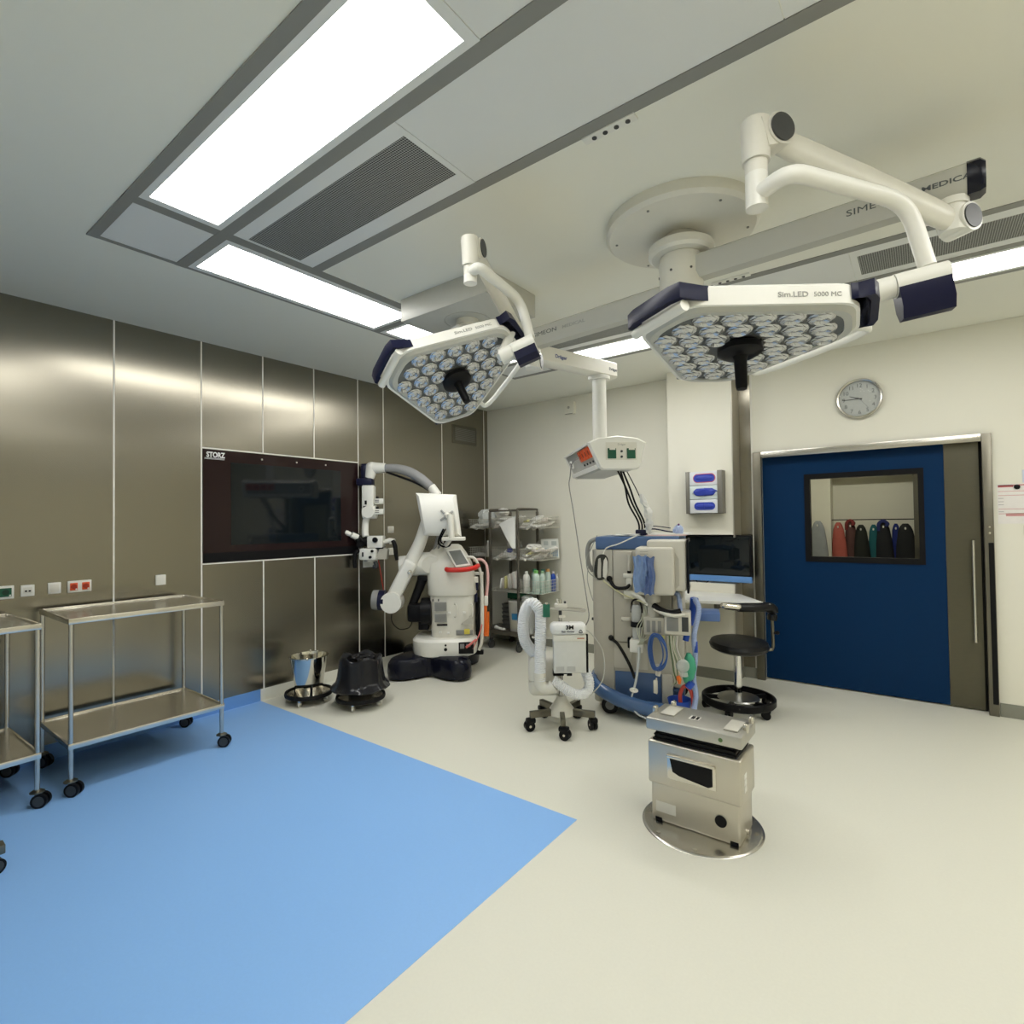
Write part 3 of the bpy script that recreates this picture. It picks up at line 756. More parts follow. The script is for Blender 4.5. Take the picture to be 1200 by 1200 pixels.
    for i in range(1, len(pts)-1):                # fillet the corners
        a, b, c = pts[i-1], pts[i], pts[i+1]; rr = min(0.09, (a-b).length*0.45, (c-b).length*0.45)
        p = b+(a-b).normalized()*rr; q2 = b+(c-b).normalized()*rr
        for k in range(7): s = k/6; P2.append(p*(1-s)**2+b*2*s*(1-s)+q2*s*s)
    P2.append(pts[-1])
    m = MB(); m.tube(P2, 0.0255 if not lower else 0.0225, 14, smooth=False); obj('yoke_tube', m, WHITE, t, w=True)
    # ---- tilt joint
    j0, j1 = V(joint[0]), V(joint[1]); js = 1.0; jc = 1.0 if not lower else 0.66
    m = MB(); m.cyl(j0, j0.lerp(j1, 0.36), 0.036*js, n=22); m.cyl(j0.lerp(j1, 0.37), j1, 0.038*js, n=22); obj('tilt_joint', m, WHITE, t, w=True)
    m = MB(); a, b = j0.lerp(j1, 0.38), j0.lerp(j1, 0.99)
    m.beam([(-0.034, -0.012), (0.034, -0.012), (0.036, -0.08*jc), (0.018, -0.115*jc), (-0.018, -0.115*jc), (-0.036, -0.08*jc)], a, b); obj('joint_cover', m, NAVY, t, w=True)
    # ---- head
    def hp(n, mb_, ma, par=None):
        mb_.bm.transform(M); return obj(n, mb_, ma, par or head_root, w=True)
    head_root = t
    O0 = rounded(hexa(ratio, 0.016), 0.05); O1 = rounded(hexa(ratio, 0.008), 0.05); O2 = rounded(hexa(ratio, -0.10), 0.05)
    m = MB(); m.rings([[V((p.x, p.y, z)) for p in q] for q, z in ((rounded(hexa(ratio, -0.03), 0.05), 0.0), (O0, 0.0), (O0, 0.052), (O1, 0.062), (O2, 0.10))])
    head = hp('lamp_head', m, WHITE)
    fi = rounded(hexa(ratio, -0.004), 0.06); fi2 = rounded(hexa(ratio, -0.024), 0.06)
    m = MB(); m.rings([[V((p.x, p.y, z)) for p in q] for q, z in ((O1, 0.002), (fi, -0.012), (fi2, -0.012), (fi2, 0.0))], cap=False); hp('face_rim', m, mat('rim_grey', (0.50, 0.50, 0.46), 0.3), head)
    m = MB(); m.prism([tuple(p) for p in fi2], -0.006, 0.0); hp('face_plate', m, LENSF, head)
    PH = hexa(ratio); rows = []
    sp, dy = 0.083, 0.0715
    y = PH[0].y + 0.052; k = 0
    while y < PH[3].y:
        for i in range(-5, 6):
            p = V((i*sp + (sp/2 if k % 2 else 0), y))
            if inside(p, PH, 0.036) and (p - V((0, -0.03))).length > 0.06: rows.append(p)
        y += dy; k += 1
    for q, p in enumerate(rows):
        m = MB(); ca = q*0.7; n = 10
        prof = [(0.0385, -0.006), (0.0385, -0.010), (0.034, -0.016), (0.022, -0.021), (0.013, -0.014), (0.0001, -0.017)]
        R = [[V((p.x + r*math.cos(2*PI*i/n+ca+j*0.3), p.y + r*math.sin(2*PI*i/n+ca+j*0.3), z)) for i in range(n)] for j, (r, z) in enumerate(prof)]
        m.rings(R); m.bm.transform(M); obj('lens', m, LENSM, head, w=True, flat=True)
    hc = V((0, -0.03, 0))
    m = MB(); m.lathe([(0.0001, -0.008), (0.062, -0.008), (0.070, -0.016), (0.070, -0.034), (0.05, -0.046), (0.0001, -0.048)], hc, 32); hp('handle_hub', m, BLACK, head)
    m = MB(); m.lathe([(0.024, -0.046), (0.020, -0.06), (0.0185, -0.145), (0.016, -0.156), (0.0001, -0.158)], hc, 20); hp('sterile_handle', m, BLACK, head)
    # corner grips
    PO = hexa(ratio, 0.018)
    for (i, j, nm) in ((5, 0, 'corner_grip'), (1, 2, 'corner_grip'), (3, 4, 'corner_grip')):
        a, b = PO[i], PO[j]; mid = (a+b)/2; n_ = V(((b-a).y, -(b-a).x)).normalized(); e = (b-a).normalized()
        a2 = a - e*0.035; b2 = b + e*0.035
        # tips follow the long neighbouring edges
        pa = PO[i-1] if True else a; pb = PO[(j+1) % 6]
        a2 = a + (pa-a).normalized()*0.055; b2 = b + (pb-b).normalized()*0.055
        ow, tip, th = (0.034, 0.045, 0.016) if i == 5 else ((0.034, 0.006, 0.018) if i == 1 else (0.010, 0.03, 0.012))
        pa, pb = (PO[i-1]-a).normalized(), (PO[(j+1) % 6]-b).normalized()
        out = [a+pa*tip, a+n_*ow-e*0.006, a+n_*(ow+th*0.6)+e*0.03, b+n_*(ow+th*0.6)-e*0.03, b+n_*ow+e*0.006, b+pb*tip]
        inn = [b+pb*tip - (n_-e*0.4)*th*0.9, b+n_*(ow-th)-e*0.004, b+n_*(ow-th*0.5)-e*0.035, a+n_*(ow-th*0.5)+e*0.035, a+n_*(ow-th)+e*0.004, a+pa*tip - (n_+e*0.4)*th*0.9]
        m = MB(); m.prism([tuple(p) for p in out+inn], 0.012, 0.058, bev=0.003); hp(nm, m, NAVY, head)
        if i == 5:
            o3 = n_*0.010
            m = MB(); m.tube([V((a.x, a.y, -0.002)) + V((o3.x, o3.y, 0)), V((b.x, b.y, -0.002)) + V((o3.x, o3.y, 0))], 0.017, 10, smooth=False); hp('grip_bar', m, WHITE, head)
    # rear rail
    a, b = PO[2], PO[3]; n_ = V(((b-a).y, -(b-a).x)).normalized()*0.085; e = (b-a)
    q0, q1 = a + e*0.08, a + e*0.85
    m = MB(); m.tube([V((q0.x, q0.y, 0.03)), V((q0.x+n_.x, q0.y+n_.y, 0.03)), V((q1.x+n_.x, q1.y+n_.y, 0.03)), V((q1.x, q1.y, 0.03))], 0.012, 10, 6); hp('rear_rail', m, WHITE, head)
    F = M @ frame((PO[0].x + 0.250, PO[0].y + 0.0012, 0.020), (1,0,0), (0,0,1))
    text('lettering', 'Sim.LED', 0.0215, F, TXTL, head, w=True, stretch=1.15, bold=0.0003)
    F = M @ frame((PO[0].x + 0.250 + 0.098, PO[0].y + 0.0012, 0.020), (1,0,0), (0,0,1))
    text('lettering', txt, 0.0195, F, TXTL, head, w=True, stretch=1.05)
    # bracket from the joint to the corner
    c = M @ V(((PO[1].x+PO[2].x)/2, (PO[1].y+PO[2].y)/2, 0.03))
    m = MB(); m.tube([c, c.lerp(j0, 0.6) + V((0,0,0.0)), j0], 0.022, 12, 4); obj('joint_bracket', m, WHITE, t, w=True)
    return t

surgical_lamp('near surgical lamp hanging at right under the lettered arm with a black end cap', (4.065, 1.851, 2.07),
    ((0.8183, 0.5747, -0.0113), (-0.5726, 0.8133, -0.1036), (-0.0504, 0.0912, 0.9946)), 0.411,
    (4.70, 2.56), 2.72, (4.175, 1.894, 2.745),
    [(4.12, 1.856, 2.545), (4.247, 1.777, 2.545), (4.525, 2.152, 2.520), (4.572, 2.17, 2.304)],
    [(4.405, 2.10, 2.235), (4.622, 2.165, 2.266)], '5000 MC', (2.775, 2.66), False)
surgical_lamp('far surgical lamp tilted towards the camera, left of the pendant column', (2.775, 1.874, 2.182),
    ((0.5773, 0.7519, 0.3184), (-0.6179, 0.6572, -0.4315), (-0.5337, 0.0524, 0.844)), 0.39,
    (2.61, 2.70), 2.62, (3.035, 1.725, 2.675),
    [(2.995, 1.689, 2.552), (3.118, 1.655, 2.552), (3.089, 1.985, 2.525), (3.165, 1.951, 2.325)],
    [(3.061, 1.871, 2.240), (3.20, 1.936, 2.297)], '5000 MC', (2.66, 2.56), True)

# ------------------------------------------------------------------ supply pendant
t = thing('supply_pendant', 'cream supply pendant with socket head over the anaesthesia machine', 'pendant', (2.2, 2.61, H))
m = MB(); m.box(1.846, 2.575, 2.35, 2.85, 2.828, H, 0.003); obj('ceiling_cover', m, mat('pendant_cover', (0.56, 0.55, 0.49), 0.45), t, w=True)
m = MB(); m.tube([(2.2+0.15*math.cos(PI*i/16), 2.61+0.15*math.sin(PI*i/16), 2.8275) for i in range(32)], 0.0025, 6, 2, closed=True); obj('ring', m, GREYP, t, w=True)
m = MB(); m.lathe([(0.075, 2.828), (0.075, 2.80), (0.06, 2.795), (0.06, 2.66), (0.0001, 2.655)], (2.2, 2.61, 0), 28); obj('bearing', m, CREAM, t, w=True)
pe = V((2.545, 3.83, 2.705)); ps = V((2.2, 2.61, 2.705)); pd = (pe-ps).normalized()
m = MB(); m.beam([(-0.06, 0.055), (-0.045, 0.065), (0.045, 0.065), (0.06, 0.055), (0.06, -0.045), (0.04, -0.06), (-0.04, -0.06), (-0.06, -0.045)], ps - pd*0.1, pe + pd*0.10); arm = obj('pendant_arm', m, CREAM, t, w=True)
sd = V((pd.y, -pd.x, 0))
for k, sz in ((0.71, 0.036), (1.275, 0.030)):
    q = ps + pd*k + sd*0.0605 + V((0,0,-0.01))
    text('lettering', 'Dräger', sz, frame(q, pd, (0,0,1)), TXTB if k < 1 else TXT, arm, w=True, stretch=1.1, bold=0.001)
HC = V((2.53, 3.79, 0))
m = MB(); m.lathe([(0.0001, 2.645), (0.085, 2.645), (0.085, 2.62), (0.0001, 2.62)], (HC.x, HC.y, 0), 28); m.cyl((HC.x, HC.y, 2.625), (HC.x, HC.y, 2.09), 0.055, n=28); obj('column', m, WHITE, t, w=True)
ang = math.radians(43)
ex = V((math.cos(ang), math.sin(ang), 0)); ey = V((-ex.y, ex.x, 0))      # ex: across the end face; ey: away from the camera
FC = V((2.775, 3.605, 0))                                                  # middle of the near end face
hexs = [(-0.225, 0.085), (-0.15, 0.118), (0.0, 0.135), (0.15, 0.118), (0.215, 0.085), (0.165, -0.10), (0.14, -0.115), (-0.115, -0.115), (-0.14, -0.10)]
zc = 1.995
def hd_(s, y): return [FC + ex*a*s + ey*y + V((0,0, zc + b*s)) for a, b in hexs]
m = MB(); m.rings([hd_(0.94, -0.006), hd_(1.0, 0.006), hd_(1.0, 0.045)]); head = obj('end_cover', m, WHITE, t, w=True, sharp=30)
m = MB(); m.rings([hd_(0.965, 0.045), hd_(0.965, 0.86)]); body = obj('media_head', m, mat('media_grey', (0.46, 0.46, 0.42), 0.4), t, w=True, sharp=30)
m = MB(); m.rings([hd_(1.0, 0.86), hd_(1.0, 0.89), hd_(0.94, 0.905)]); obj('far_cover', m, WHITE, t, w=True, sharp=30)
def sidept(u, s):          # a point on the left long side: u along the length, s 0 bottom .. 1 top
    a = V((-0.225*0.965, 0.085*0.965)); b = V((-0.14*0.965, -0.10*0.965)); c = b.lerp(a, s)
    return FC + ex*c.x + ey*u + V((0,0, zc+c.y))
sn = (sidept(0.3, 1)-sidept(0.3, 0)).normalized().cross(ey).normalized()
if sn.dot(ex) > 0: sn = -sn
def onside(u0, u1, s0, s1, th, mm, nm, par):
    m = MB(); q = [sidept(u0, s0), sidept(u1, s0), sidept(u1, s1), sidept(u0, s1)]
    m.rings([[p - sn*0.001 for p in q], [p + sn*th for p in q]]); return obj(nm, m, mm, par, w=True)
onside(0.05, 0.85, 0.955, 1.03, 0.022, WHITE, 'upper_lip', body)
onside(0.05, 0.85, -0.02, 0.15, 0.022, WHITE, 'lower_lip', body)
for i in range(4):
    u = 0.05 + i*0.092
    so = onside(u, u+0.080, 0.46, 0.90, 0.012, ORANGE, 'red_socket', body)
    m = MB(); c = sidept(u+0.04, 0.68) + sn*0.012; m.cyl(c, c + sn*0.001, 0.020, n=14); obj('socket_well', m, mat('red_well', (0.35, 0.03, 0.01), 0.5), so, w=True)
    m = MB(); c = sidept(u+0.04, 0.30) + sn*0.001; m.cyl(c, c + sn*0.008, 0.009, n=10); obj('earth_stud', m, DGREY, body, w=True)
m = MB(); c = sidept(0.75, 0.55); m.cyl(c, c + sn*0.012, 0.034, n=22); obj('round_outlet', m, WHITE, body, w=True)
m = MB(); m.cyl(c + sn*0.012, c + sn*0.013, 0.018, n=16); obj('outlet_hole', m, NAVY, body, w=True)
fn = -ey
def onface(a0, a1, b0, b1, th, mm, nm, par, off=0.0065):
    m = MB(); q = [FC + ex*a + V((0,0,zc+b)) - ey*off for a, b in ((a0,b0),(a1,b0),(a1,b1),(a0,b1))]
    m.rings([q, [p - ey*th for p in q]]); return obj(nm, m, mm, par, w=True)
onface(-0.095, 0.14, -0.045, 0.085, 0.001, CREAM, 'socket_field', head)
for a in (-0.08, 0.065):
    g = onface(a, a+0.062, -0.035, 0.04, 0.008, GREEN, 'green_socket', head, 0.0072)
    onface(a+0.012, a+0.056, 0.028, 0.043, 0.003, OFFW, 'socket_tab', g, 0.0145)
for b in (-0.022, 0.018):
    m = MB(); c = FC + ex*0.024 + V((0,0,zc+b)) - ey*0.0074; m.cyl(c, c - ey*0.006, 0.009, n=12); obj('earth_stud', m, DGREY, head, w=True)
text('lettering', 'Dräger', 0.022, frame(FC + ex*(-0.005) + V((0,0,zc+0.062)) - ey*0.0078, ex, (0,0,1)), TXTL, head, w=True)
# loose cables from the head
m = MB(); a = sidept(0.37, 0.68) + sn*0.02
m.tube([a, a + sn*0.05 + ey*0.05 + V((0,0,-0.02)), a + sn*0.05 + ey*0.14 + V((0,0,-0.12)), (2.15, 3.94, 1.80), (2.218, 3.889, 1.582), (2.361, 3.756, 1.167), (2.492, 3.612, 0.888), (2.545, 3.54, 0.78), (2.53, 3.48, 0.70)], 0.0045, 6, 8)
single('power_cable', m, mat('grey_cable', (0.24, 0.23, 0.21), 0.5), 'thin grey cable from a red pendant socket down towards the warming unit', 'cable')
for i, (dx, lb) in enumerate(((0.0, 'leftmost black supply hose hanging below the pendant head'), (0.03, 'second black supply hose hanging below the pendant head'), (0.055, 'third black supply hose hanging below the pendant head'), (0.095, 'rightmost thin black cable hanging below the pendant head'))):
    b = FC + ex*(0.045+dx*0.95) + ey*(0.16 + 0.02*i) + V((0,0,1.885))
    e = [V((2.735, 4.09, 1.385)), V((2.70, 4.11, 1.385)), V((2.745, 4.12, 1.385)), V((2.79, 4.13, 1.40))][i]
    mid = b.lerp(e, 0.5) + ex*(0.018, -0.010, 0.012, 0.03)[i]
    m = MB(); m.tube([b, b.lerp(mid, 0.5) + ex*0.004, mid, e + V((0,0,0.1)), e], 0.0075 if i < 3 else 0.004, 7, 7)
    single('supply_hose', m, BLACKM, lb, 'hose', 'black hoses under the pendant')
m = MB(); rs_ = random.Random(5)
sp_pts = [V((2.80, 3.93, 1.70)), V((2.825, 3.97, 1.62)), V((2.835, 4.0, 1.54)), V((2.825, 4.03, 1.47)), V((2.80, 4.06, 1.415))]
m.tube(sp_pts, [0.008, 0.026, 0.018, 0.034, 0.022, 0.036, 0.024, 0.03], 8, 4)
for v in m.bm.verts: v.co += V((rs_.uniform(-1, 1), rs_.uniform(-1, 1), rs_.uniform(-1, 1)))*0.007
single('plastic_sleeve', m, CLEARW, 'crumpled clear plastic sleeve around the cables above the machine', 'sleeve', flat=True)
# ------------------------------------------------------------------ instrument trolleys
def caster(par, x, y, r=0.038, plate=True, ang=0.3):
    R = Matrix.Translation((x, y, 0)) @ Matrix.Rotation(ang, 4, 'Z')
    m = MB()
    for s in (-1, 1): m.cyl(R @ V((0.018, s*0.008, r)), R @ V((0.018, s*0.026, r)), r, n=22)
    w = obj('caster', m, BLACK, par)
    m = MB()
    for s in (-1, 1): m.cyl(R @ V((0.018, s*0.0255, r)), R @ V((0.018, s*0.0275, r)), r*0.72, n=18)
    m.box(-0.01, 0.02, -0.007, 0.007, r*0.7, r*2+0.006, 0.002, R)
    obj('wheel_cover', m, DGREY, w)
    if plate:
        m = MB(); m.lathe([(0.0001, r*2+0.016), (0.02, r*2+0.016), (0.033, r*2+0.008), (0.033, r*2+0.003), (0.0001, r*2+0.001)], (x, y, 0), 20); obj('caster_collar', m, STEEL_D, w)
    return w
def trolley(lb, loc, rz, L, D, top):
    t = thing('instrument_trolley', lb, 'trolley', loc, rz, 'steel instrument trolleys')
    # local x: depth from the wall, y: length
    for nm, z in (('tray_top', top), ('shelf', 0.285)):
        m = MB(); m.box(0.006, D-0.006, 0.006, L-0.006, z-0.012, z-0.004); tr = obj(nm, m, STEEL, t)
        m = MB(); w = 0.012; h0, h1 = z-0.026, z+0.006
        m.box(0, w, 0, L, h0, h1, 0.002); m.box(D-w, D, 0, L, h0, h1, 0.002); m.box(w, D-w, 0, w, h0, h1, 0.002); m.box(w, D-w, L-w, L, h0, h1, 0.002)
        obj('raised_edge', m, STEEL_B, tr)
    for x in (0.014, D-0.014):
        for y in (0.014, L-0.014):
            m = MB(); m.cyl((x, y, 0.09), (x, y, top-0.006), 0.0125, n=16); m.ball((x, y, top-0.006), 0.0125, 12, 6); obj('leg', m, STEEL, t)
            caster(t, x, y, ang=0.62 + 0.2*x + 0.15*y)
    return t
trolley('steel two-tier trolley under the sockets, right of the left-edge trolley', (0.085, 0.885, 0), 0.0, 0.845, 0.64, 0.985)
trolley('steel two-tier trolley cut off by the left edge of the photo', (0.10, -0.12, 0), 0.03, 0.87, 0.655, 0.98)
t = thing('stand_foot', 'grey steel stand foot with black caster at the bottom left edge', 'stand', (1.298, 0.33, 0), PI/2)
m = MB(); m.box(-0.30, 0.20, -0.03, 0.03, 0.085, 0.125, 0.004); m.box(-0.33, -0.27, -0.32, 0.32, 0.085, 0.125, 0.004); obj('base_bar', m, STEEL_D, t)
m = MB(); m.cyl((-0.30, 0, 0.12), (-0.30, 0, 0.9), 0.016); obj('upright', m, STEEL, t)
caster(t, 0.15, 0.0, 0.034, False, 0.2); caster(t, -0.30, 0.28, 0.034, False); caster(t, -0.30, -0.28, 0.034, False)

# ------------------------------------------------------------------ kick bucket and waste bag on ring dollies
def dolly(nm, lb, loc, group, r=0.185, zr=0.075):
    t = thing(nm, lb, 'dolly', loc, 0.2, group)
    m = MB(); R = [[V(((r+a)*math.cos(2*PI*i/40), (r+a)*math.sin(2*PI*i/40), zr+b)) for a, b in ((0.008,-0.016),(0.012,0),(0.008,0.016),(-0.006,0.014),(-0.006,-0.014))] for i in range(40)]
    m.rings(R, closed=True); obj('bumper_ring', m, BLACKM, t)
    m = MB(); m.lathe([(0.0001, zr-0.02), (r-0.03, zr-0.02), (r-0.006, zr-0.004), (r-0.006, zr-0.008), (r-0.03, zr-0.025), (0.0001, zr-0.025)], n=32); obj('dish', m, STEEL_B, t)
    for k in range(4):
        a = k*PI/2 + 0.35; x, y = (r-0.03)*math.cos(a), (r-0.03)*math.sin(a)
        m = MB(); m.cyl((x-0.008*math.sin(a), y+0.008*math.cos(a), 0.022), (x+0.008*math.sin(a), y-0.008*math.cos(a), 0.022), 0.022, n=18); w = obj('wheel', m, OFFW, t)
        m = MB(); m.box(-0.014, 0.014, -0.011, 0.011, 0.024, zr-0.02, 0.003, Matrix.Translation((x, y, 0)) @ Matrix.Rotation(a, 4, 'Z')); obj('fork', m, CHROME, w)
    return t
bk = (0.345, 2.60)
d1 = dolly('bucket_dolly', 'black-ringed wheeled dolly carrying the shiny steel bucket', (bk[0], bk[1], 0), 'ring dollies on casters')
for k in range(3):
    a = k*2*PI/3 - 0.6; m = MB(); m.box(0.112, 0.122, -0.010, 0.010, 0.055, 0.14, 0.002, Matrix.Rotation(a, 4, 'Z')); obj('support_post', m, BLACK, d1)
t = thing('steel_bucket', 'shiny conical steel kick bucket standing in a black-ringed dolly', 'bucket', (bk[0], bk[1], 0.056))
m = MB(); m.lathe([(0.0001, 0.0), (0.098, 0.0), (0.104, 0.01), (0.152, 0.325), (0.160, 0.330), (0.160, 0.335), (0.148, 0.333), (0.098, 0.012), (0.0001, 0.008)], n=44); obj('bucket_body', m, mat('mirror_steel', (0.68, 0.66, 0.60), 0.07, 1.0, 0.03), t)
m = MB(); m.tube([(0.155*math.cos(a), 0.155*math.sin(a)*1.0, 0.322+0.03*math.sin(a+PI)*0.2) for a in [PI*i/10 + 2.5 for i in range(11)]], 0.004, 6, 3); obj('bail_handle', m, STEEL_B, t)
for a in (2.5, 2.5+PI):
    m = MB(); m.ball((0.157*math.cos(a), 0.157*math.sin(a), 0.335), 0.012, 10, 6); obj('handle_lug', m, STEEL_B, t)
bg = (0.795, 2.795)
dolly('bag_dolly', 'wheeled ring dolly under the black bin bag', (bg[0], bg[1], 0), 'ring dollies on casters', 0.19)
t = thing('waste_bag', 'black plastic bin bag stretched over a bucket beside the steel bucket', 'bin bag', (bg[0], bg[1], 0.056))
m = MB(); rnd = random.Random(4); R = []; NB = 96
prof = [(0.12, 0.125, 0.0), (0.19, 0.098, .3), (0.230, 0.092, .7), (0.240, 0.104, 1), (0.226, 0.118, 1), (0.208, 0.135, .9), (0.197, 0.165, .8), (0.188, 0.20, .8), (0.181, 0.25, .8), (0.175, 0.30, .9), (0.171, 0.335, 1), (0.160, 0.350, 1), (0.142, 0.346, 1), (0.125, 0.325, .8), (0.115, 0.22, .4), (0.08, 0.12, 0)]
fold = [(rnd.uniform(0, 2*PI), rnd.uniform(0.10, 0.26), rnd.uniform(-1, 1), rnd.uniform(-1.2, 1.2)) for _ in range(26)]
for j, (r, z, amp) in enumerate(prof):
    q = []
    for i in range(NB):
        a = 2*PI*i/NB; dlt = 0.0
        for c0_, wd_, h_, sk in fold:
            dd_ = (a - c0_ - sk*(z-0.2) + PI) % (2*PI) - PI; dlt += h_*math.exp(-(dd_/wd_*2.2)**2)
        k = 1 + amp*0.035*dlt
        q.append(V((r*k*math.cos(a), r*k*math.sin(a), z + amp*0.010*math.sin(5*a+j*0.3)*(1.6 if j > 9 else 0.6))))
    R.append(q)
m.rings(R, cap=False); obj('liner', m, BINBAG, t, sharp=60)
m = MB(); m.lathe([(0.0001, 0.0), (0.1, 0.0), (0.145, 0.3), (0.135, 0.3), (0.09, 0.02), (0.0001, 0.01)], n=30); obj('inner_bucket', m, STEEL_B, t)
for k in range(2):
    m = MB(); m.crumple((0.04-0.1*k, 0.02*k, 0.335), (0.05, 0.07, 0.018), 12, 0.5, 8+k); obj('crumpled_top', m, BINBAG, t, flat=True)

# ------------------------------------------------------------------ operating microscope  (local: x across the view, y away, z up)
t = thing('operating_microscope', 'white operating microscope on a dark four-lobed base by the steel wall', 'microscope', (0.56, 3.86, 0), VIEWROT)
def part(n, mb_, ma, par=None, **k): return obj(n, mb_, ma, par or t, **k)
m = MB(); R = []
for z, s in ((0.012, 0.90), (0.02, 0.98), (0.08, 1.0), (0.15, 0.985), (0.195, 0.92), (0.212, 0.80), (0.215, 0.5)):
    q = []
    for i in range(64):
        a = 2*PI*i/64; r = (0.395 + 0.14*math.cos(4*(a - 0.72)))*s; q.append(V((0.02 + r*math.cos(a), 0.02 + r*math.sin(a), z)))
    R.append(q)
m.rings(R); base = part('base', m, NAVYB)
for k in range(4):
    a = 0.72 + k*PI/2; m = MB(); m.cyl((0.02+0.42*math.cos(a), 0.02+0.42*math.sin(a), 0.0), (0.02+0.42*math.cos(a), 0.02+0.42*math.sin(a), 0.02), 0.035); obj('foot_pad', m, BLACKM, base)
m = MB(); m.loft([(0.19, 0.13, 0.02, 0.28, 0.25), (0.205, 0.13, 0.02, 0.315, 0.28), (0.26, 0.13, 0.02, 0.325, 0.29), (0.345, 0.13, 0.02, 0.325, 0.29), (0.37, 0.13, 0.02, 0.30, 0.27), (0.375, 0.13, 0.02, 0.24, 0.2)], 36, 3.2); part('plinth', m, WHITE)
m = MB(); m.box(0.285, 0.43, -0.262, -0.245, 0.235, 0.345, 0.003, Matrix.Rotation(0.0, 4, 'Z')); pp = part('power_panel', m, BLACK)
m = MB(); m.box(0.30, 0.34, -0.266, -0.260, 0.285, 0.33, 0.002); m.box(0.36, 0.40, -0.266, -0.260, 0.30, 0.33, 0.002); obj('power_inlet', m, GREYM, pp)
m = MB(); m.cyl((0.16, -0.275, 0.28), (0.16, -0.264, 0.28), 0.016, n=14); m.cyl((0.16, -0.272, 0.32), (0.16, -0.264, 0.32), 0.010, n=12); part('key_switch', m, BLACK)
m = MB(); m.loft([(0.37, 0.21, 0.02, 0.215, 0.20), (0.60, 0.21, 0.02, 0.215, 0.20), (0.79, 0.205, 0.02, 0.222, 0.205)], 32, 5.0); part('column', m, CREAM)
m = MB()
for z in (0.53, 0.64): m.box(0.045, 0.165, -0.196, -0.186, z, z+0.088, 0.003)
vt = part('vent_panel', m, mat('vent_grey', (0.36, 0.36, 0.33), 0.5))
m = MB()
for z in (0.53, 0.64):
    for k in range(8): m.box(0.052, 0.158, -0.199, -0.195, z+0.008+k*0.0095, z+0.012+k*0.0095)
obj('vent_slat', m, GREYM, vt)
m = MB(); m.box(0.065, 0.17, -0.196, -0.187, 0.495, 0.512, 0.002); part('card_slot', m, BLACK)
m = MB()
for x in (0.03, 0.085): m.box(x-0.006, x+0.006, -0.193, -0.185, 0.735, 0.758, 0.001)
part('label_mark', m, TXT)
m = MB()
for x in (0.24, 0.395): m.tube([(x, -0.185, 0.58), (x+0.02, -0.21, 0.585), (x+0.03, -0.21, 0.65), (x+0.02, -0.21, 0.70), (x, -0.185, 0.705)], 0.006, 6, 4)
part('side_handle', m, OFFW)
m = MB(); m.box(0.255, 0.42, -0.197, -0.186, 0.40, 0.45, 0.001); lbp = part('rating_label', m, GREYM)
m = MB(); m.box(0.335, 0.39, -0.199, -0.196, 0.41, 0.462, 0.001); obj('warning_label', m, YELLOW, lbp)
m = MB(); m.prism([(0.30, 0.505), (0.42, 0.505), (0.42, 0.60)], 0, 0.01, Matrix.Translation((0, -0.186, 0)) @ Matrix.Rotation(PI/2, 4, 'X')); part('corner_label', m, GREYP)
m = MB()
for x, z in ((0.19, 0.62), (0.34, 0.62), (0.10, 0.43), (0.18, 0.42)): m.box(x-0.014, x+0.014, -0.203, -0.186, z-0.008, z+0.012, 0.003)
part('knob', m, WHITE)
m = MB(); m.loft([(0.785, 0.205, 0.02, 0.240, 0.226), (0.80, 0.205, 0.02, 0.246, 0.232), (0.90, 0.20, 0.02, 0.243, 0.228), (1.00, 0.19, 0.02, 0.236, 0.21), (1.10, 0.165, 0.03, 0.232, 0.19), (1.20, 0.15, 0.05, 0.19, 0.15), (1.27, 0.16, 0.06, 0.13, 0.10), (1.285, 0.16, 0.06, 0.10, 0.07)], 36, 3.4); part('upper_body', m, CREAM)
m = MB(); m.cyl((-0.21, -0.02, 1.09), (0.06, -0.02, 1.09), 0.115, 0.125, n=32); m.cyl((-0.33, -0.03, 1.085), (-0.205, -0.02, 1.09), 0.088, 0.095, n=32); part('shoulder', m, WHITE)
m = MB(); m.cyl((0.0, -0.145, 1.09), (0.0, -0.10, 1.09), 0.085, n=28); part('shoulder_cap', m, CREAM)
q = [(0.165, -0.17, 1.235), (0.305, -0.14, 1.25), (0.405, -0.175, 1.085), (0.262, -0.225, 1.07)]
nq = (V(q[1])-V(q[0])).cross(V(q[3])-V(q[0])).normalized(); nq = -nq if nq.y > 0 else nq
m = MB(); m.rings([[V(p)+nq*-0.05 for p in q], [V(p)+nq*0.008 for p in q]]); ts = part('control_panel', m, WHITE)
c0 = sum((V(p) for p in q), V())/4
m = MB(); qq = [c0+(V(p)-c0)*0.80 for p in q]; m.rings([[p+nq*0.007 for p in qq], [p+nq*0.010 for p in qq]]); obj('touch_screen', m, mat('grey_screen', (0.20, 0.21, 0.20), 0.25), ts)
m = MB(); m.tube([(0.175, -0.24, 1.052), (0.20, -0.262, 1.048), (0.33, -0.262, 1.047), (0.44, -0.215, 1.06), (0.475, -0.13, 1.075)], 0.024, 12, 6); m.ball((0.175, -0.24, 1.052), 0.024, 12, 8); part('push_handle', m, RED)
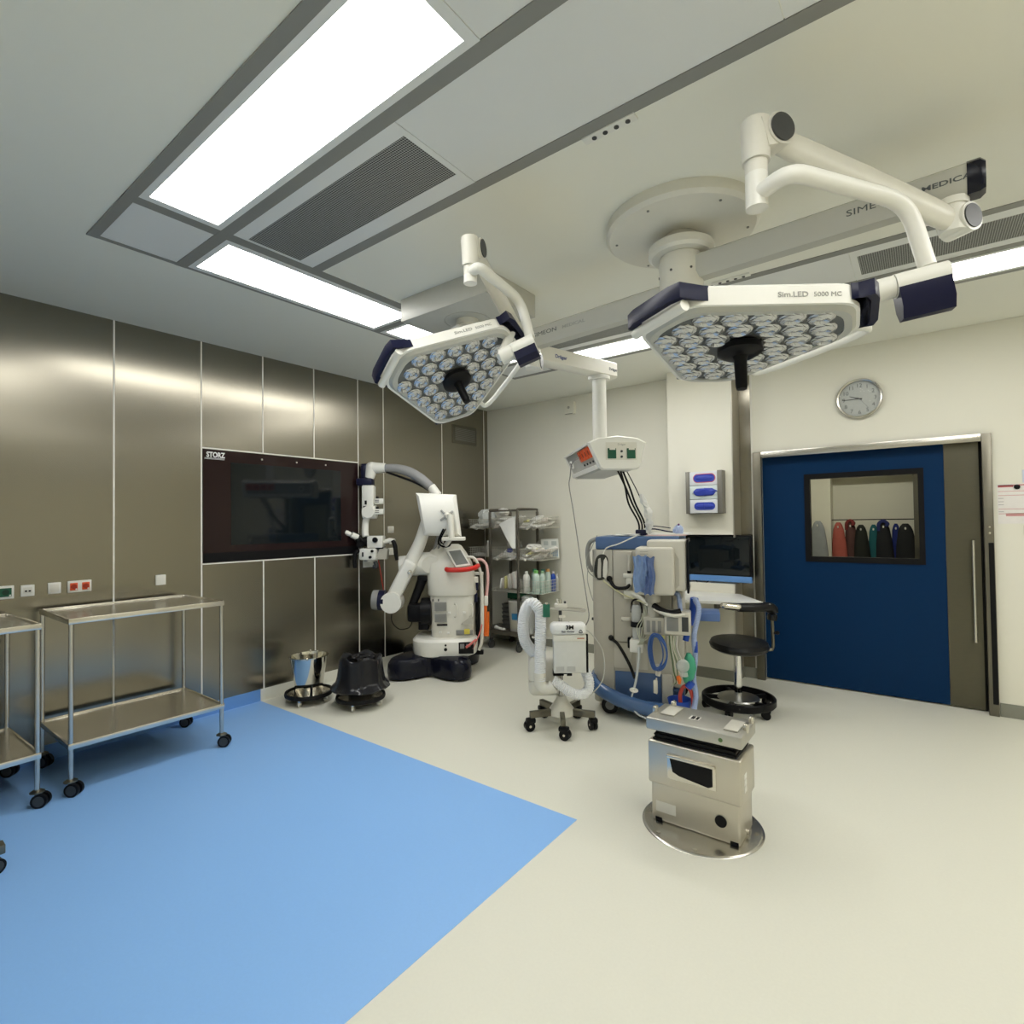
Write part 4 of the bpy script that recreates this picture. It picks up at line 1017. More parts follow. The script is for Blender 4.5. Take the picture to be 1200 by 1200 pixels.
# main parallelogram arm
E0, E1, E2 = V((-0.385, -0.17, 0.735)), V((-0.20, -0.17, 1.09)), V((0.03, -0.05, 1.80))
def barb(p0, p1, w, d, nm, ma, bev=0.02):
    p0, p1 = V(p0), V(p1); s, u, dd = axes(p1-p0, (0,1,0)); L = (p1-p0).length
    M = Matrix(((s.x, dd.x, u.x, p0.x), (s.y, dd.y, u.y, p0.y), (s.z, dd.z, u.z, p0.z), (0,0,0,1)))
    m = MB(); m.box(-w/2, w/2, 0, L, -d/2, d/2, bev, M, 3); return part(nm, m, ma)
barb(E0, E1 + (E1-E0)*0.12, 0.135, 0.12, 'lower_arm', WHITE, 0.03)
m = MB(); m.cyl((-0.37, -0.262, 0.735), (-0.37, -0.09, 0.735), 0.102, n=36); part('elbow_housing', m, WHITE)
m = MB(); m.cyl((-0.505, -0.165, 0.752), (-0.445, -0.165, 0.748), 0.10, n=36); part('navy_ring', m, NAVY)
m = MB(); m.cyl((-0.565, -0.165, 0.755), (-0.505, -0.165, 0.752), 0.094, 0.10, n=36); part('end_knob', m, mat('ring_grey', (0.30, 0.30, 0.29), 0.45))
m = MB(); m.cyl((-0.185, -0.26, 1.03), (-0.185, -0.23, 1.03), 0.022, n=16); m.box(-0.20, -0.17, -0.28, -0.25, 1.02, 1.04, 0.004); part('lock_knob', m, STEEL_B)
m = MB(); m.tube([E1 + V((0.0,0.04,0.02)), (-0.10, -0.10, 1.33), (-0.02, -0.05, 1.62), E2], [0.07, 0.062, 0.055, 0.05], 16, 5); part('upper_arm', m, WHITE)
m = MB(); m.tube([(0.0, -0.03, 1.14), (0.075, -0.02, 1.42), (0.09, 0.0, 1.55)], 0.016, 8, 4); m.tube([(0.05, -0.05, 1.18), (0.125, -0.03, 1.42), (0.13, 0.0, 1.52)], 0.012, 8, 4); part('parallel_rod', m, GREYM)
m = MB(); m.cyl((0.06, -0.05, 1.78), (0.0, -0.05, 1.88), 0.055, 0.045, n=20); part('arm_tip', m, WHITE)
m = MB(); m.tube([(-0.005, -0.05, 1.872), (-0.10, -0.05, 1.955), (-0.225, -0.05, 2.03), (-0.36, -0.05, 2.065), (-0.47, -0.05, 2.07)], [0.048, 0.052, 0.05, 0.045, 0.04], 16, 6); part('curved_sleeve', m, HOSEG)
m = MB(); m.tube([(-0.02, -0.05, 1.84), (-0.16, -0.05, 1.92), (-0.34, -0.05, 1.99), (-0.45, -0.05, 2.03)], 0.012, 8, 6); part('under_cable', m, BLACK)
m = MB(); m.cyl((-0.46, -0.05, 2.07), (-0.60, -0.05, 2.075), 0.05, 0.058, n=24); m.ball((-0.60, -0.05, 2.075), 0.06, 20, 12); m.cyl((-0.60, -0.05, 2.075), (-0.625, -0.05, 1.97), 0.06, 0.05, n=24); part('swivel_elbow', m, WHITE)
m = MB(); m.box(-0.74, -0.585, -0.115, 0.015, 1.895, 1.965, 0.012); m.box(-0.70, -0.645, -0.09, -0.01, 1.96, 2.10, 0.01); m.cyl((-0.70, -0.05, 2.10), (-0.63, -0.05, 2.10), 0.018, n=14); part('mount_clamp', m, NAVY)
m = MB(); m.box(-0.69, -0.57, -0.11, 0.01, 1.665, 1.898, 0.018); part('vertical_housing', m, WHITE)
m = MB(); m.cyl((-0.685, -0.05, 1.625), (-0.555, -0.05, 1.625), 0.068, n=28); m.cyl((-0.62, -0.13, 1.625), (-0.62, -0.02, 1.625), 0.06, n=28); part('swing_joint', m, WHITE)
m = MB()
for z in (1.60, 1.705): m.box(-0.565, -0.475, -0.10, -0.04, z, z+0.055, 0.006)
fl = part('filter_tab', m, WHITE)
m = MB()
for z in (1.60, 1.705):
    for k in (0.018, 0.034): m.box(-0.555, -0.515, -0.103, -0.099, z+k, z+k+0.006)
    m.cyl((-0.54, -0.07, z+0.055), (-0.54, -0.07, z+0.075), 0.014, n=10)
obj('tab_mark', m, BLACK, fl)
m = MB(); m.box(-0.655, -0.635, -0.12, -0.105, 1.70, 1.74, 0.003); m.box(-0.67, -0.64, -0.118, -0.105, 1.665, 1.685, 0.003); part('clip', m, BLACK)
m = MB(); m.tube([(-0.645, -0.05, 1.60), (-0.665, -0.05, 1.52), (-0.665, -0.07, 1.42), (-0.655, -0.08, 1.375)], 0.034, 12, 5); part('optic_arm', m, WHITE)
m = MB(); m.box(-0.63, -0.475, -0.14, 0.0, 1.265, 1.385, 0.012); oh = part('optical_head', m, WHITE)
m = MB(); m.box(-0.705, -0.535, -0.16, 0.02, 1.145, 1.262, 0.018); m.cyl((-0.62, -0.07, 1.15), (-0.62, -0.07, 1.125), 0.055, n=20); lb_ = part('lens_block', m, WHITE)
m = MB(); m.box(-0.66, -0.47, -0.13, -0.01, 1.255, 1.272); part('joint_band', m, BLACK)
m = MB(); m.cyl((-0.545, -0.162, 1.345), (-0.545, -0.14, 1.345), 0.026, n=14); m.cyl((-0.57, -0.18, 1.235), (-0.57, -0.16, 1.235), 0.014, n=12); m.cyl((-0.59, -0.18, 1.175), (-0.59, -0.16, 1.175), 0.014, n=12); m.box(-0.672, -0.658, -0.166, -0.158, 1.18, 1.225); obj('focus_knob', m, BLACK, oh)
m = MB(); m.prism([(-0.55, 1.15), (-0.44, 1.15), (-0.43, 1.25), (-0.50, 1.28)], 0, 0.09, Matrix.Translation((0, -0.03, 0)) @ Matrix.Rotation(PI/2, 4, 'X')); part('side_housing', m, GREYP)
m = MB(); m.tube([(-0.645, -0.07, 1.33), (-0.70, -0.08, 1.335), (-0.745, -0.10, 1.38), (-0.79, -0.12, 1.41)], [0.05, 0.045, 0.04, 0.03], 12, 4); m.ball((-0.715, -0.13, 1.345), 0.034, 14, 8); m.cyl((-0.70, -0.16, 1.30), (-0.70, -0.10, 1.30), 0.03, n=14); bt = part('binocular_tube', m, BLACK)
for s in (-1, 1):
    m = MB(); m.cyl((-0.78, -0.12+s*0.035, 1.40), (-0.835, -0.12+s*0.035, 1.425), 0.022, 0.026, n=16); m.cyl((-0.72, -0.10+s*0.03, 1.37), (-0.775, -0.12+s*0.035, 1.40), 0.03, n=14); obj('eyepiece', m, WHITE, bt)
    m = MB(); m.cyl((-0.833, -0.12+s*0.035, 1.424), (-0.865, -0.12+s*0.035, 1.438), 0.029, 0.022, n=16); obj('eye_cup', m, BLACK, bt)
m = MB(); m.tube([(-0.475, -0.07, 1.32), (-0.42, -0.07, 1.335), (-0.365, -0.09, 1.335)], [0.02, 0.026, 0.018], 10, 4); m.cyl((-0.40, -0.07, 1.30), (-0.40, -0.07, 1.35), 0.02, n=12); part('grip_bracket', m, WHITE)
m = MB(); m.tube([(-0.38, -0.10, 1.335), (-0.355, -0.11, 1.28), (-0.345, -0.12, 1.20), (-0.335, -0.12, 1.14)], [0.02, 0.024, 0.022, 0.018], 10, 4); part('hand_grip', m, BLACK)
m = MB(); m.tube([(-0.70, -0.14, 1.24), (-0.74, -0.15, 1.22), (-0.75, -0.15, 1.14), (-0.745, -0.15, 1.07)], [0.018, 0.022, 0.023, 0.02], 10, 4); part('hand_grip', m, BLACK)
m = MB(); m.tube([(-0.56, -0.10, 1.13), (-0.545, -0.10, 1.08), (-0.58, -0.10, 1.075)], 0.02, 8, 4); part('hand_grip', m, DGREY)
m = MB(); m.tube([(-0.53, -0.08, 1.14), (-0.51, -0.08, 1.02), (-0.485, -0.08, 0.86), (-0.46, -0.08, 0.80)], 0.0035, 6, 5); part('red_wire', m, RED)
# counterweight
m = MB(); m.cyl((-0.10, -0.06, 0.62), (0.005, -0.06, 0.62), 0.135, n=32); m.box(-0.24, -0.06, -0.14, 0.02, 0.52, 0.70, 0.03); m.box(-0.13, -0.03, -0.12, 0.0, 0.44, 0.55, 0.01); part('counterweight', m, BLACK)
m = MB(); m.tube([(-0.20, -0.06, 0.68), (-0.14, -0.06, 0.82), (-0.09, -0.05, 0.95)], [0.04, 0.045, 0.05], 12, 4); m.box(-0.14, -0.03, -0.10, 0.0, 0.93, 0.98, 0.012); part('weight_arm', m, BLACK)
m = MB(); m.tube([(-0.39, -0.12, 0.64), (-0.39, -0.12, 0.53), (-0.32, -0.12, 0.455), (-0.22, -0.12, 0.47), (-0.18, -0.10, 0.56)], 0.005, 6, 6); m.tube([(-0.09, -0.06, 0.48), (-0.04, -0.05, 0.42), (0.03, -0.05, 0.42)], 0.004, 6, 5); part('loop_cable', m, BLACK)
# display on its bracket, back towards the camera
ym = -0.29; q = [(-0.112, ym, 1.80), (-0.038, ym, 1.385), (0.325, ym, 1.372), (0.278, ym, 1.778)]
c0 = sum((V(p) for p in q), V())/4
m = MB(); m.rings([[V(p)+V((0,0.05,0)) for p in q], [V(p)+V((0,0.0,0)) for p in q], [V(p)*1.0+(c0-V(p))*0.02+V((0,-0.006,0)) for p in q], [V(p)+(c0-V(p))*0.16+V((0,-0.028,0)) for p in q]]); md = part('monitor', m, WHITE)
m = MB(); qq = [c0+(V(p)-c0)*0.93+V((0,0.0505,0)) for p in q]; m.rings([qq, [p+V((0,0.002,0)) for p in qq]]); obj('monitor_screen', m, SCREEN, md)
vc = V((0.19, ym-0.035, 1.575)); m = MB()
for a in (0.6, 2.35, 3.8, 5.6): m.box(0, 0.075, -0.010, 0.010, -0.006, 0.006, 0.002, Matrix.Translation(vc) @ Matrix.Rotation(PI/2, 4, 'X') @ Matrix.Rotation(a, 4, 'Z'))
part('vesa_bracket', m, mat('bracket_grey', (0.42, 0.42, 0.40), 0.35, 0.5))
m = MB(); m.cyl(vc, vc + V((0.03, -0.05, -0.01)), 0.03); m.cyl(vc + V((0.04, -0.05, 0.01)), vc + V((0.05, -0.05, -0.215)), 0.032, n=20); m.box(vc.x-0.04, vc.x+0.18, ym-0.11, ym-0.02, 1.335, 1.37, 0.008); m.tube([vc + V((0.05,-0.05,-0.21)), vc + V((0.0,0.02,-0.27)), (0.13, -0.05, 1.27)], 0.022, 10, 4); part('monitor_arm', m, OFFW)
m = MB(); m.tube([vc + V((-0.03,-0.02,-0.13)), (0.10, -0.26, 1.33), (0.13, -0.24, 1.28), (0.20, -0.24, 1.28), (0.23, -0.28, 1.34)], 0.009, 8, 5); m.tube([vc + V((-0.01,-0.02,-0.13)), (0.12, -0.26, 1.34), (0.16, -0.24, 1.295), (0.22, -0.26, 1.34)], 0.007, 8, 5); part('monitor_cable', m, BLACK)
# rear post with hoses
m = MB(); m.cyl((0.50, 0.0, 0.36), (0.50, 0.0, 0.98), 0.018, n=14); m.box(0.43, 0.52, -0.02, 0.02, 0.97, 1.0, 0.004); part('cable_post', m, OFFW)
m = MB(); m.box(0.435, 0.475, 0.0, 0.05, 0.17, 0.74, 0.006); m.box(0.30, 0.51, 0.0, 0.06, 0.16, 0.20, 0.006); part('rear_channel', m, BLACK)
m = MB(); m.tube([(0.36, -0.10, 1.16), (0.43, -0.10, 1.15), (0.48, -0.08, 1.06), (0.505, -0.06, 0.90), (0.51, -0.06, 0.60), (0.50, -0.06, 0.33), (0.47, -0.06, 0.22)], 0.015, 10, 6); part('white_hose', m, OFFW)
m = MB(); m.tube([(0.42, -0.02, 1.12), (0.50, 0.0, 1.125), (0.555, 0.0, 1.06), (0.565, 0.0, 0.92), (0.55, 0.0, 0.76), (0.53, -0.02, 0.62)], 0.015, 10, 6); part('pink_hose', m, PINK)
m = MB(); m.tube([(0.42, -0.26, 0.28), (0.48, -0.16, 0.40), (0.51, -0.04, 0.52), (0.53, 0.0, 0.72), (0.56, 0.0, 0.9)], 0.006, 8, 6); m.tube([(0.36, -0.275, 0.30), (0.40, -0.28, 0.33), (0.45, -0.22, 0.36)], 0.012, 8, 4); part('red_lead', m, mat('faded_red_lead', (0.62, 0.16, 0.14), 0.5))
m = MB()
for k in range(4): m.tube([(0.53+0.006*k, -0.03, 0.66), (0.515+0.01*k, -0.035, 0.50), (0.525+0.012*k, -0.04, 0.36), (0.55+0.006*k, -0.03, 0.42), (0.56+0.004*k, -0.03, 0.60)], 0.0055, 6, 5)
part('orange_cable', m, ORANGE2)
m = MB(); m.box(0.43, 0.46, -0.06, 0.0, 0.70, 0.79, 0.006); m.box(0.44, 0.47, -0.05, 0.0, 0.82, 0.92, 0.006); part('connector', m, NAVY)
m = MB(); m.box(0.40, 0.47, -0.07, -0.05, 0.90, 0.96, 0.004); part('plug', m, OFFW)
m = MB(); m.box(0.525, 0.565, -0.04, 0.0, 0.66, 0.76, 0.008); part('plug', m, OFFW)

# ------------------------------------------------------------------ patient warming unit
t = thing('warming_unit', 'patient warming unit with white corrugated hose on a five-legged stand', 'warming unit', (2.40, 3.35, 0), VIEWROT)
m = MB(); m.lathe([(0.0001, 0.225), (0.03, 0.225), (0.04, 0.20), (0.09, 0.135), (0.092, 0.095), (0.0001, 0.09)], (0.012, 0, 0), 32); part('hub_cone', m, OFFW)
for k, a in enumerate((-2.85, -1.62, -0.35, 0.92, 2.18)):
    ca, sa = math.cos(a), math.sin(a); R_ = Matrix.Translation((0.012, 0, 0)) @ Matrix.Rotation(a, 4, 'Z')
    m = MB(); m.box(0.06, 0.245, -0.017, 0.017, 0.092, 0.138, 0.003, R_); lg = part('leg', m, STEEL_D)
    Rw = R_ @ Matrix.Translation((0.235, 0, 0)) @ Matrix.Rotation(k*1.1, 4, 'Z')
    m = MB()
    for s in (-1, 1): m.cyl(Rw @ V((0.015, s*0.006, 0.037)), Rw @ V((0.015, s*0.024, 0.037)), 0.037, n=22)
    m.box(-0.03, 0.04, -0.026, 0.026, 0.055, 0.092, 0.012, Rw); cw_ = obj('caster', m, BLACK, lg)
    m = MB()
    for s in (-1, 1): m.cyl(Rw @ V((0.015, s*0.023, 0.037)), Rw @ V((0.015, s*0.0255, 0.037)), 0.009, n=10)
    obj('axle', m, STEEL_B, cw_)
m = MB(); m.cyl((0.012, 0, 0.2), (0.012, 0, 0.93), 0.0125, n=16); part('pole', m, STEEL)
m = MB(); m.tube([(-0.06, -0.03, 0.865), (0.06, -0.07, 0.865), (0.17, -0.05, 0.85), (0.19, 0.0, 0.85), (0.14, 0.05, 0.855), (0.0, 0.03, 0.865)], 0.009, 8, 6); part('ring_handle', m, GREYP)
m = MB(); m.box(-0.03, 0.06, -0.03, 0.03, 0.865, 0.90, 0.006); m.cyl((-0.005, -0.01, 0.90), (-0.012, -0.01, 0.935), 0.008, n=10); m.box(0.0, 0.045, -0.035, -0.028, 0.80, 0.82, 0.002); part('clamp', m, OFFW)
m = MB(); m.box(0.0, 0.02, -0.036, -0.03, 0.82, 0.86, 0.002); m.cyl((0.04, 0, 0.905), (0.055, 0, 0.905), 0.012, n=10); part('clamp_screw', m, DGREY)
m = MB(); m.box(-0.225, 0.03, 0.0, 0.26, 0.215, 0.50, 0.045, None, 4); un = part('blower_housing', m, OFFW)
m = MB(); m.box(-0.226, -0.05, -0.001, 0.10, 0.328, 0.332); obj('seam_line', m, GREYP, un)
m = MB(); m.box(-0.05, 0.03, -0.04, 0.03, 0.38, 0.43, 0.006); m.cyl((0.05, -0.05, 0.405), (0.085, -0.05, 0.405), 0.022, n=12); m.box(0.02, 0.05, -0.05, 0.0, 0.395, 0.415, 0.003); part('pole_clamp', m, BLACK)
m = MB(); m.ribbed([(-0.145, -0.08, 0.36), (-0.143, -0.08, 0.55), (-0.138, -0.08, 0.76), (-0.142, -0.075, 0.85), (-0.175, -0.06, 0.905), (-0.215, -0.03, 0.90), (-0.25, 0.01, 0.83), (-0.262, 0.03, 0.72), (-0.25, 0.05, 0.62), (-0.20, 0.08, 0.54), (-0.14, 0.11, 0.48)], 0.040, 0.16, 16, 0.0135); part('upper_hose', m, HOSEW)
m = MB(); m.tube([(-0.148, -0.08, 0.40), (-0.146, -0.08, 0.34), (-0.125, -0.085, 0.31), (-0.09, -0.09, 0.305), (-0.065, -0.09, 0.315)], 0.042, 14, 5); m.cyl((-0.146, -0.08, 0.395), (-0.146, -0.08, 0.42), 0.046, n=20); m.cyl((-0.065, -0.09, 0.315), (-0.05, -0.09, 0.325), 0.046, n=20); part('hose_elbow', m, OFFW)
m = MB(); m.ribbed([(-0.055, -0.09, 0.365), (-0.01, -0.10, 0.34), (0.06, -0.12, 0.292), (0.13, -0.12, 0.268), (0.19, -0.10, 0.29), (0.205, -0.08, 0.345), (0.185, -0.06, 0.41), (0.165, -0.05, 0.44)], 0.036, 0.14, 16, 0.0125); part('lower_hose', m, HOSEW)
m = MB(); m.box(-0.052, 0.178, -0.155, -0.05, 0.43, 0.70, 0.008); fb = part('filter_box', m, CLEARW)
m = MB(); m.box(-0.054, 0.180, -0.158, -0.048, 0.655, 0.70, 0.006); obj('box_lid', m, OFFW, fb)
m = MB(); m.box(-0.04, 0.165, -0.145, -0.06, 0.44, 0.64, 0.004); obj('filter_stack', m, PAPER, fb)
m = MB(); m.box(-0.035, 0.02, -0.157, -0.154, 0.445, 0.478); m.box(0.04, 0.10, -0.157, -0.154, 0.445, 0.478); obj('small_print', m, mat('pale_print', (0.5, 0.5, 0.48), 0.6), fb)
m = MB(); m.box(0.115, 0.165, -0.160, -0.157, 0.672, 0.680); obj('red_print', m, mat('dull_red_print', (0.5, 0.2, 0.12), 0.6), fb)
m = MB(); m.box(0.18, 0.195, -0.14, -0.115, 0.43, 0.70, 0.002); part('black_rail', m, BLACK)
m = MB(); m.tube([(-0.20, -0.05, 0.665), (-0.05, -0.07, 0.662), (0.0, -0.04, 0.66)], 0.008, 6, 4); part('hose_bracket', m, OFFW)
b = thing('blanket_pack', 'white packed warming blanket with black logo lying on the filter box', 'packet', (2.40, 3.35, 0.70), VIEWROT)
m = MB(); m.box(-0.07, 0.185, -0.165, -0.035, 0.0, 0.085, 0.028, None, 4)
for v in m.bm.verts: v.co.z += 0.012*math.sin(v.co.x*31)*(1 if v.co.z > 0.04 else 0.0) + (0.015*math.sin(v.co.x*12+1) if v.co.z > 0.06 else 0)
obj('packet', m, mat('white_film', (0.82, 0.82, 0.80), 0.35), b)
text('lettering', '3M', 0.038, frame((0.035, -0.1662, 0.043), (1,0,0), (0,0,1)), BLACK, b, bold=0.0016, stretch=1.15)
text('lettering', 'Bair Hugger', 0.019, frame((0.005, -0.1662, 0.02), (1,0,0), (0,0,1)), NAVY, b, bold=0.0004)
m = MB(); m.tube([(0.128, -0.1665, 0.018), (0.14, -0.1665, 0.038), (0.152, -0.1665, 0.018)], 0.0025, 6, 3, closed=True); obj('bear_logo', m, NAVY, b)
g = thing('green_tag', 'small dark green tag clipped to the top of the white corrugated hose', 'tag', (2.40, 3.35, 0.83), VIEWROT)
m = MB(); m.box(-0.122, -0.072, -0.128, -0.122, -0.008, 0.085, 0.002); obj('card', m, mat('tag_green', (0.02, 0.15, 0.09), 0.5), g)
m = MB(); m.box(-0.105, -0.088, -0.130, -0.120, 0.082, 0.098, 0.003); obj('clip', m, STEEL_B, g)
m = MB(); m.tube([(2.50, 3.32, 0.78), (2.60, 3.44, 0.70), (2.66, 3.53, 0.55), (2.68, 3.50, 0.37), (2.62, 3.44, 0.262), (2.56, 3.37, 0.262)], 0.0042, 6, 6)
single('thin_cable', m, mat('pale_cable', (0.55, 0.55, 0.50), 0.5), 'thin pale cable looping from the warming unit over the blue bumper', 'cable')

# ------------------------------------------------------------------ table column with its floor plate
t = thing('table_column', 'stainless operating table column rising from a round floor plate', 'table column', (3.64, 2.69, 0))
m = MB(); m.lathe([(0.0001, 0.007), (0.27, 0.007), (0.282, 0.004), (0.285, 0.001), (0.0001, 0.001)], n=64); fp = obj('floor_plate', m, STEEL, t)
for a in range(8):
    a = a*PI/4+0.2; m = MB(); m.cyl((0.25*math.cos(a), 0.25*math.sin(a), 0.006), (0.25*math.cos(a), 0.25*math.sin(a), 0.0095), 0.010, n=12); obj('plate_bolt', m, STEEL_B, fp)
X0, X1, Y0, Y1 = -0.212, 0.212, -0.112, 0.112
m = MB(); m.box(X0, X1, Y0, Y1, 0.007, 0.40, 0.012, None, 3); bd = obj('column_body', m, mat('warm_stainless', (0.60, 0.565, 0.49), 0.40, 1.0, 0.06, 4), t)
m = MB(); m.box(X0-0.012, X1+0.012, Y0-0.008, Y1+0.010, 0.19, 0.402, 0.012, None, 3); obj('upper_shell', m, mat('warm_stainless_shell', (0.60, 0.565, 0.49), 0.40, 1.0, 0.06, 4), t)
for x0, x1 in ((X0+0.02, X0+0.055), (X1-0.045, X1-0.008)):
    m = MB(); m.box(x0, x1, Y0-0.002, Y0+0.02, 0.009, 0.026, 0.002); obj('cut_out', m, BLACK, bd)
m = MB(); m.cyl((X1-0.085, Y0-0.004, 0.10), (X1-0.085, Y0+0.01, 0.10), 0.027, n=26); obj('round_socket', m, BLACK, bd)
m = MB(); m.box(X0+0.025, X0+0.125, Y0-0.0015, Y0, 0.055, 0.105); obj('rating_plate', m, mat('rating_plate_white', (0.70, 0.68, 0.62), 0.4), bd)
m = MB(); m.box(X0+0.09, X1-0.10, Y0-0.013, Y0-0.007, 0.235, 0.355, 0.006); m.box(X0+0.09, X1-0.10, Y0-0.026, Y0-0.008, 0.340, 0.356, 0.006); hp_ = obj('handle_surround', m, STEEL_B, t)
m = MB(); m.prism([(X0+0.105, 0.335), (X1-0.115, 0.335), (X1-0.115, 0.255), (X1-0.135, 0.245), (X0+0.15, 0.262), (X0+0.118, 0.275)], 0, 0.004, Matrix.Translation((0, Y0-0.0125, 0)) @ Matrix.Rotation(PI/2, 4, 'X')); obj('recess', m, BLACK, hp_)
for k in range(5):
    z = 0.402 + k*0.0105; i = 0.010 + (0.006 if k % 2 else 0.0) + k*0.002
    m = MB(); m.box(X0+i, X1-i, Y0+i-0.004, Y1-i, z, z+0.0095, 0.003); obj('bellows_fold', m, BLACKM, t)
m = MB(); m.box(X0-0.016, X1+0.02, Y0-0.016, Y1+0.012, 0.455, 0.515, 0.008, None, 3); hd = obj('top_plate', m, mat('satin_stainless', (0.50, 0.49, 0.45), 0.42, 1.0, 0.05, 10), t)
m = MB(); m.box(X0+0.03, X0+0.10, Y0+0.06, Y1-0.03, 0.515, 0.522, 0.002); m.box(X1-0.075, X1-0.01, Y0+0.03, Y1-0.05, 0.515, 0.522, 0.002); obj('contact_pad', m, mat('pale_pad', (0.62, 0.60, 0.53), 0.5, 0.3), hd)
m = MB(); m.box(-0.045, 0.005, -0.035, 0.015, 0.515, 0.5165); obj('white_label', m, WHITE, hd)
m = MB(); m.box(-0.035, -0.018, -0.030, 0.010, 0.516, 0.5175); m.box(-0.012, 0.001, -0.030, 0.010, 0.516, 0.5175); obj('black_mark', m, BLACK, hd)
for x, y in ((X0-0.004, -0.03), (X0+0.045, 0.095), (X1+0.012, -0.02), (X1+0.008, 0.09)):
    m = MB(); m.box(x-0.010, x+0.010, y-0.018, y+0.018, 0.50, 0.545, 0.006, None, 3); obj('coupling_lug', m, STEEL_B, hd)
m = MB(); m.cyl((X1-0.075, Y0-0.018, 0.482), (X1-0.075, Y0-0.014, 0.482), 0.010, n=14); obj('green_button', m, mat('green_button', (0.10, 0.18, 0.06), 0.4), hd)
m = MB(); m.box(X1+0.010, X1+0.0135, -0.075, -0.035, 0.30, 0.325); m.box(X1+0.010, X1+0.0135, -0.075, -0.035, 0.27, 0.295); m.box(X1+0.010, X1+0.0135, -0.075, -0.035, 0.24, 0.265); obj('side_switch', m, WHITE, t)
m = MB(); m.cyl((X1-0.02, 0.0, 0.03), (X1+0.012, 0.0, 0.03), 0.012, n=12); obj('side_bolt', m, STEEL_B, bd)

# ------------------------------------------------------------------ surgeon's stool
t = thing('surgeon_stool', 'black round stool with arm support and ring foot base by the door', 'stool', (3.36, 4.45, 0), VIEWROT)
m = MB(); m.lathe([(0.0001, 0.485), (0.18, 0.482), (0.212, 0.50), (0.220, 0.525), (0.208, 0.55), (0.16, 0.562), (0.0001, 0.565)], n=44); m.bm.transform(Matrix.Rotation(0.06, 4, 'X')); part('seat', m, LEATHER)
m = MB(); m.lathe([(0.0001, 0.455), (0.10, 0.455), (0.10, 0.488), (0.0001, 0.488)], n=28); m.box(-0.02, 0.285, 0.0, 0.022, 0.458, 0.476, 0.003); part('seat_mount', m, STEEL_D)
m = MB(); m.cyl((0, 0, 0.10), (0, 0, 0.46), 0.030, n=24); part('gas_column', m, CHROME)
m = MB(); m.lathe([(0.0001, 0.128), (0.06, 0.128), (0.15, 0.108), (0.158, 0.098), (0.0001, 0.092)], n=40); part('cover_plate', m, mat('dark_chrome', (0.42, 0.42, 0.41), 0.3, 1.0), None)
m = MB(); R = [[V((r*math.cos(2*PI*i/48), r*math.sin(2*PI*i/48), z)) for r, z in ((0.262, 0.060), (0.272, 0.072), (0.272, 0.112), (0.264, 0.12), (0.252, 0.118), (0.250, 0.064))] for i in range(48)]
m.rings(R, closed=True); part('foot_ring', m, BLACK)
for k in range(5):
    a = k*2*PI/5 + 0.25; R_ = Matrix.Rotation(a, 4, 'Z')
    m = MB(); m.box(0.03, 0.262, -0.018, 0.018, 0.075, 0.105, 0.005, R_); sp_ = part('spoke', m, BLACK)
    Rw = R_ @ Matrix.Translation((0.245, 0, 0)) @ Matrix.Rotation(k*0.9+0.4, 4, 'Z'); m = MB()
    for s in (-1, 1): m.cyl(Rw @ V((0.012, s*0.005, 0.03)), Rw @ V((0.012, s*0.022, 0.03)), 0.03, n=20)
    m.box(-0.02, 0.03, -0.02, 0.02, 0.045, 0.075, 0.008, Rw); obj('caster', m, BLACK, sp_)
m = MB(); m.tube([(0.10, 0.01, 0.467), (0.255, 0.01, 0.467), (0.285, 0.01, 0.485), (0.288, 0.01, 0.54), (0.284, 0.01, 0.74)], 0.012, 12, 6); part('arm_upright', m, STEEL_D)
m = MB(); m.cyl((0.284, 0.01, 0.60), (0.32, 0.01, 0.60), 0.012, n=12); m.ball((0.325, 0.01, 0.60), 0.016, 12, 8); part('clamp_knob', m, BLACK)
m = MB(); m.tube([(0.284, 0.01, 0.70), (0.287, 0.01, 0.775), (0.25, -0.02, 0.81), (0.15, -0.05, 0.812), (0.0, -0.06, 0.815), (-0.01, -0.06, 0.815)], [0.03, 0.034, 0.036, 0.036, 0.034, 0.03], 14, 5, up=(0,0,1), flat=1.3); part('arm_pad', m, LEATHER)
m = MB(); m.tube([(0.03, -0.06, 0.815), (-0.03, -0.065, 0.82), (-0.11, -0.07, 0.83), (-0.145, -0.07, 0.838)], [0.028, 0.030, 0.028, 0.018], 14, 5, up=(0,0,1), flat=1.35); part('arm_cuff', m, STEEL_B)
# ------------------------------------------------------------------ anaesthesia machine (local: x along its side, y away, z up)
AO, AR = (2.72, 3.90, 0), 0.307
t = thing('anaesthesia_machine', 'beige and blue anaesthesia machine with a rounded rear column and screen', 'anaesthesia machine', AO, AR)
BEIGE = mat('machine_beige', (0.50, 0.475, 0.405), 0.42, 0, 0.02)
BEIGE2 = mat('machine_light_beige', (0.60, 0.575, 0.50), 0.4, 0, 0.02)
m = MB(); m.box(-0.22, 0.38, 0.03, 0.62, 0.085, 0.20, 0.02); part('chassis', m, mat('chassis_blue', (0.03, 0.06, 0.13), 0.4))
for x, y in ((-0.17, -0.02), (-0.17, 0.58), (0.33, 0.04), (0.33, 0.58)):
    m = MB()
    for s in (-1, 1): m.cyl((x, y+s*0.008, 0.065), (x, y+s*0.034, 0.065), 0.065, n=26)
    wl = part('wheel', m, BLACK)
    m = MB(); m.cyl((x, y-0.036, 0.065), (x, y+0.036, 0.065), 0.035, n=18); m.box(x-0.03, x+0.03, y-0.03, y+0.03, 0.10, 0.145, 0.01); obj('wheel_hub', m, GREYM, wl)
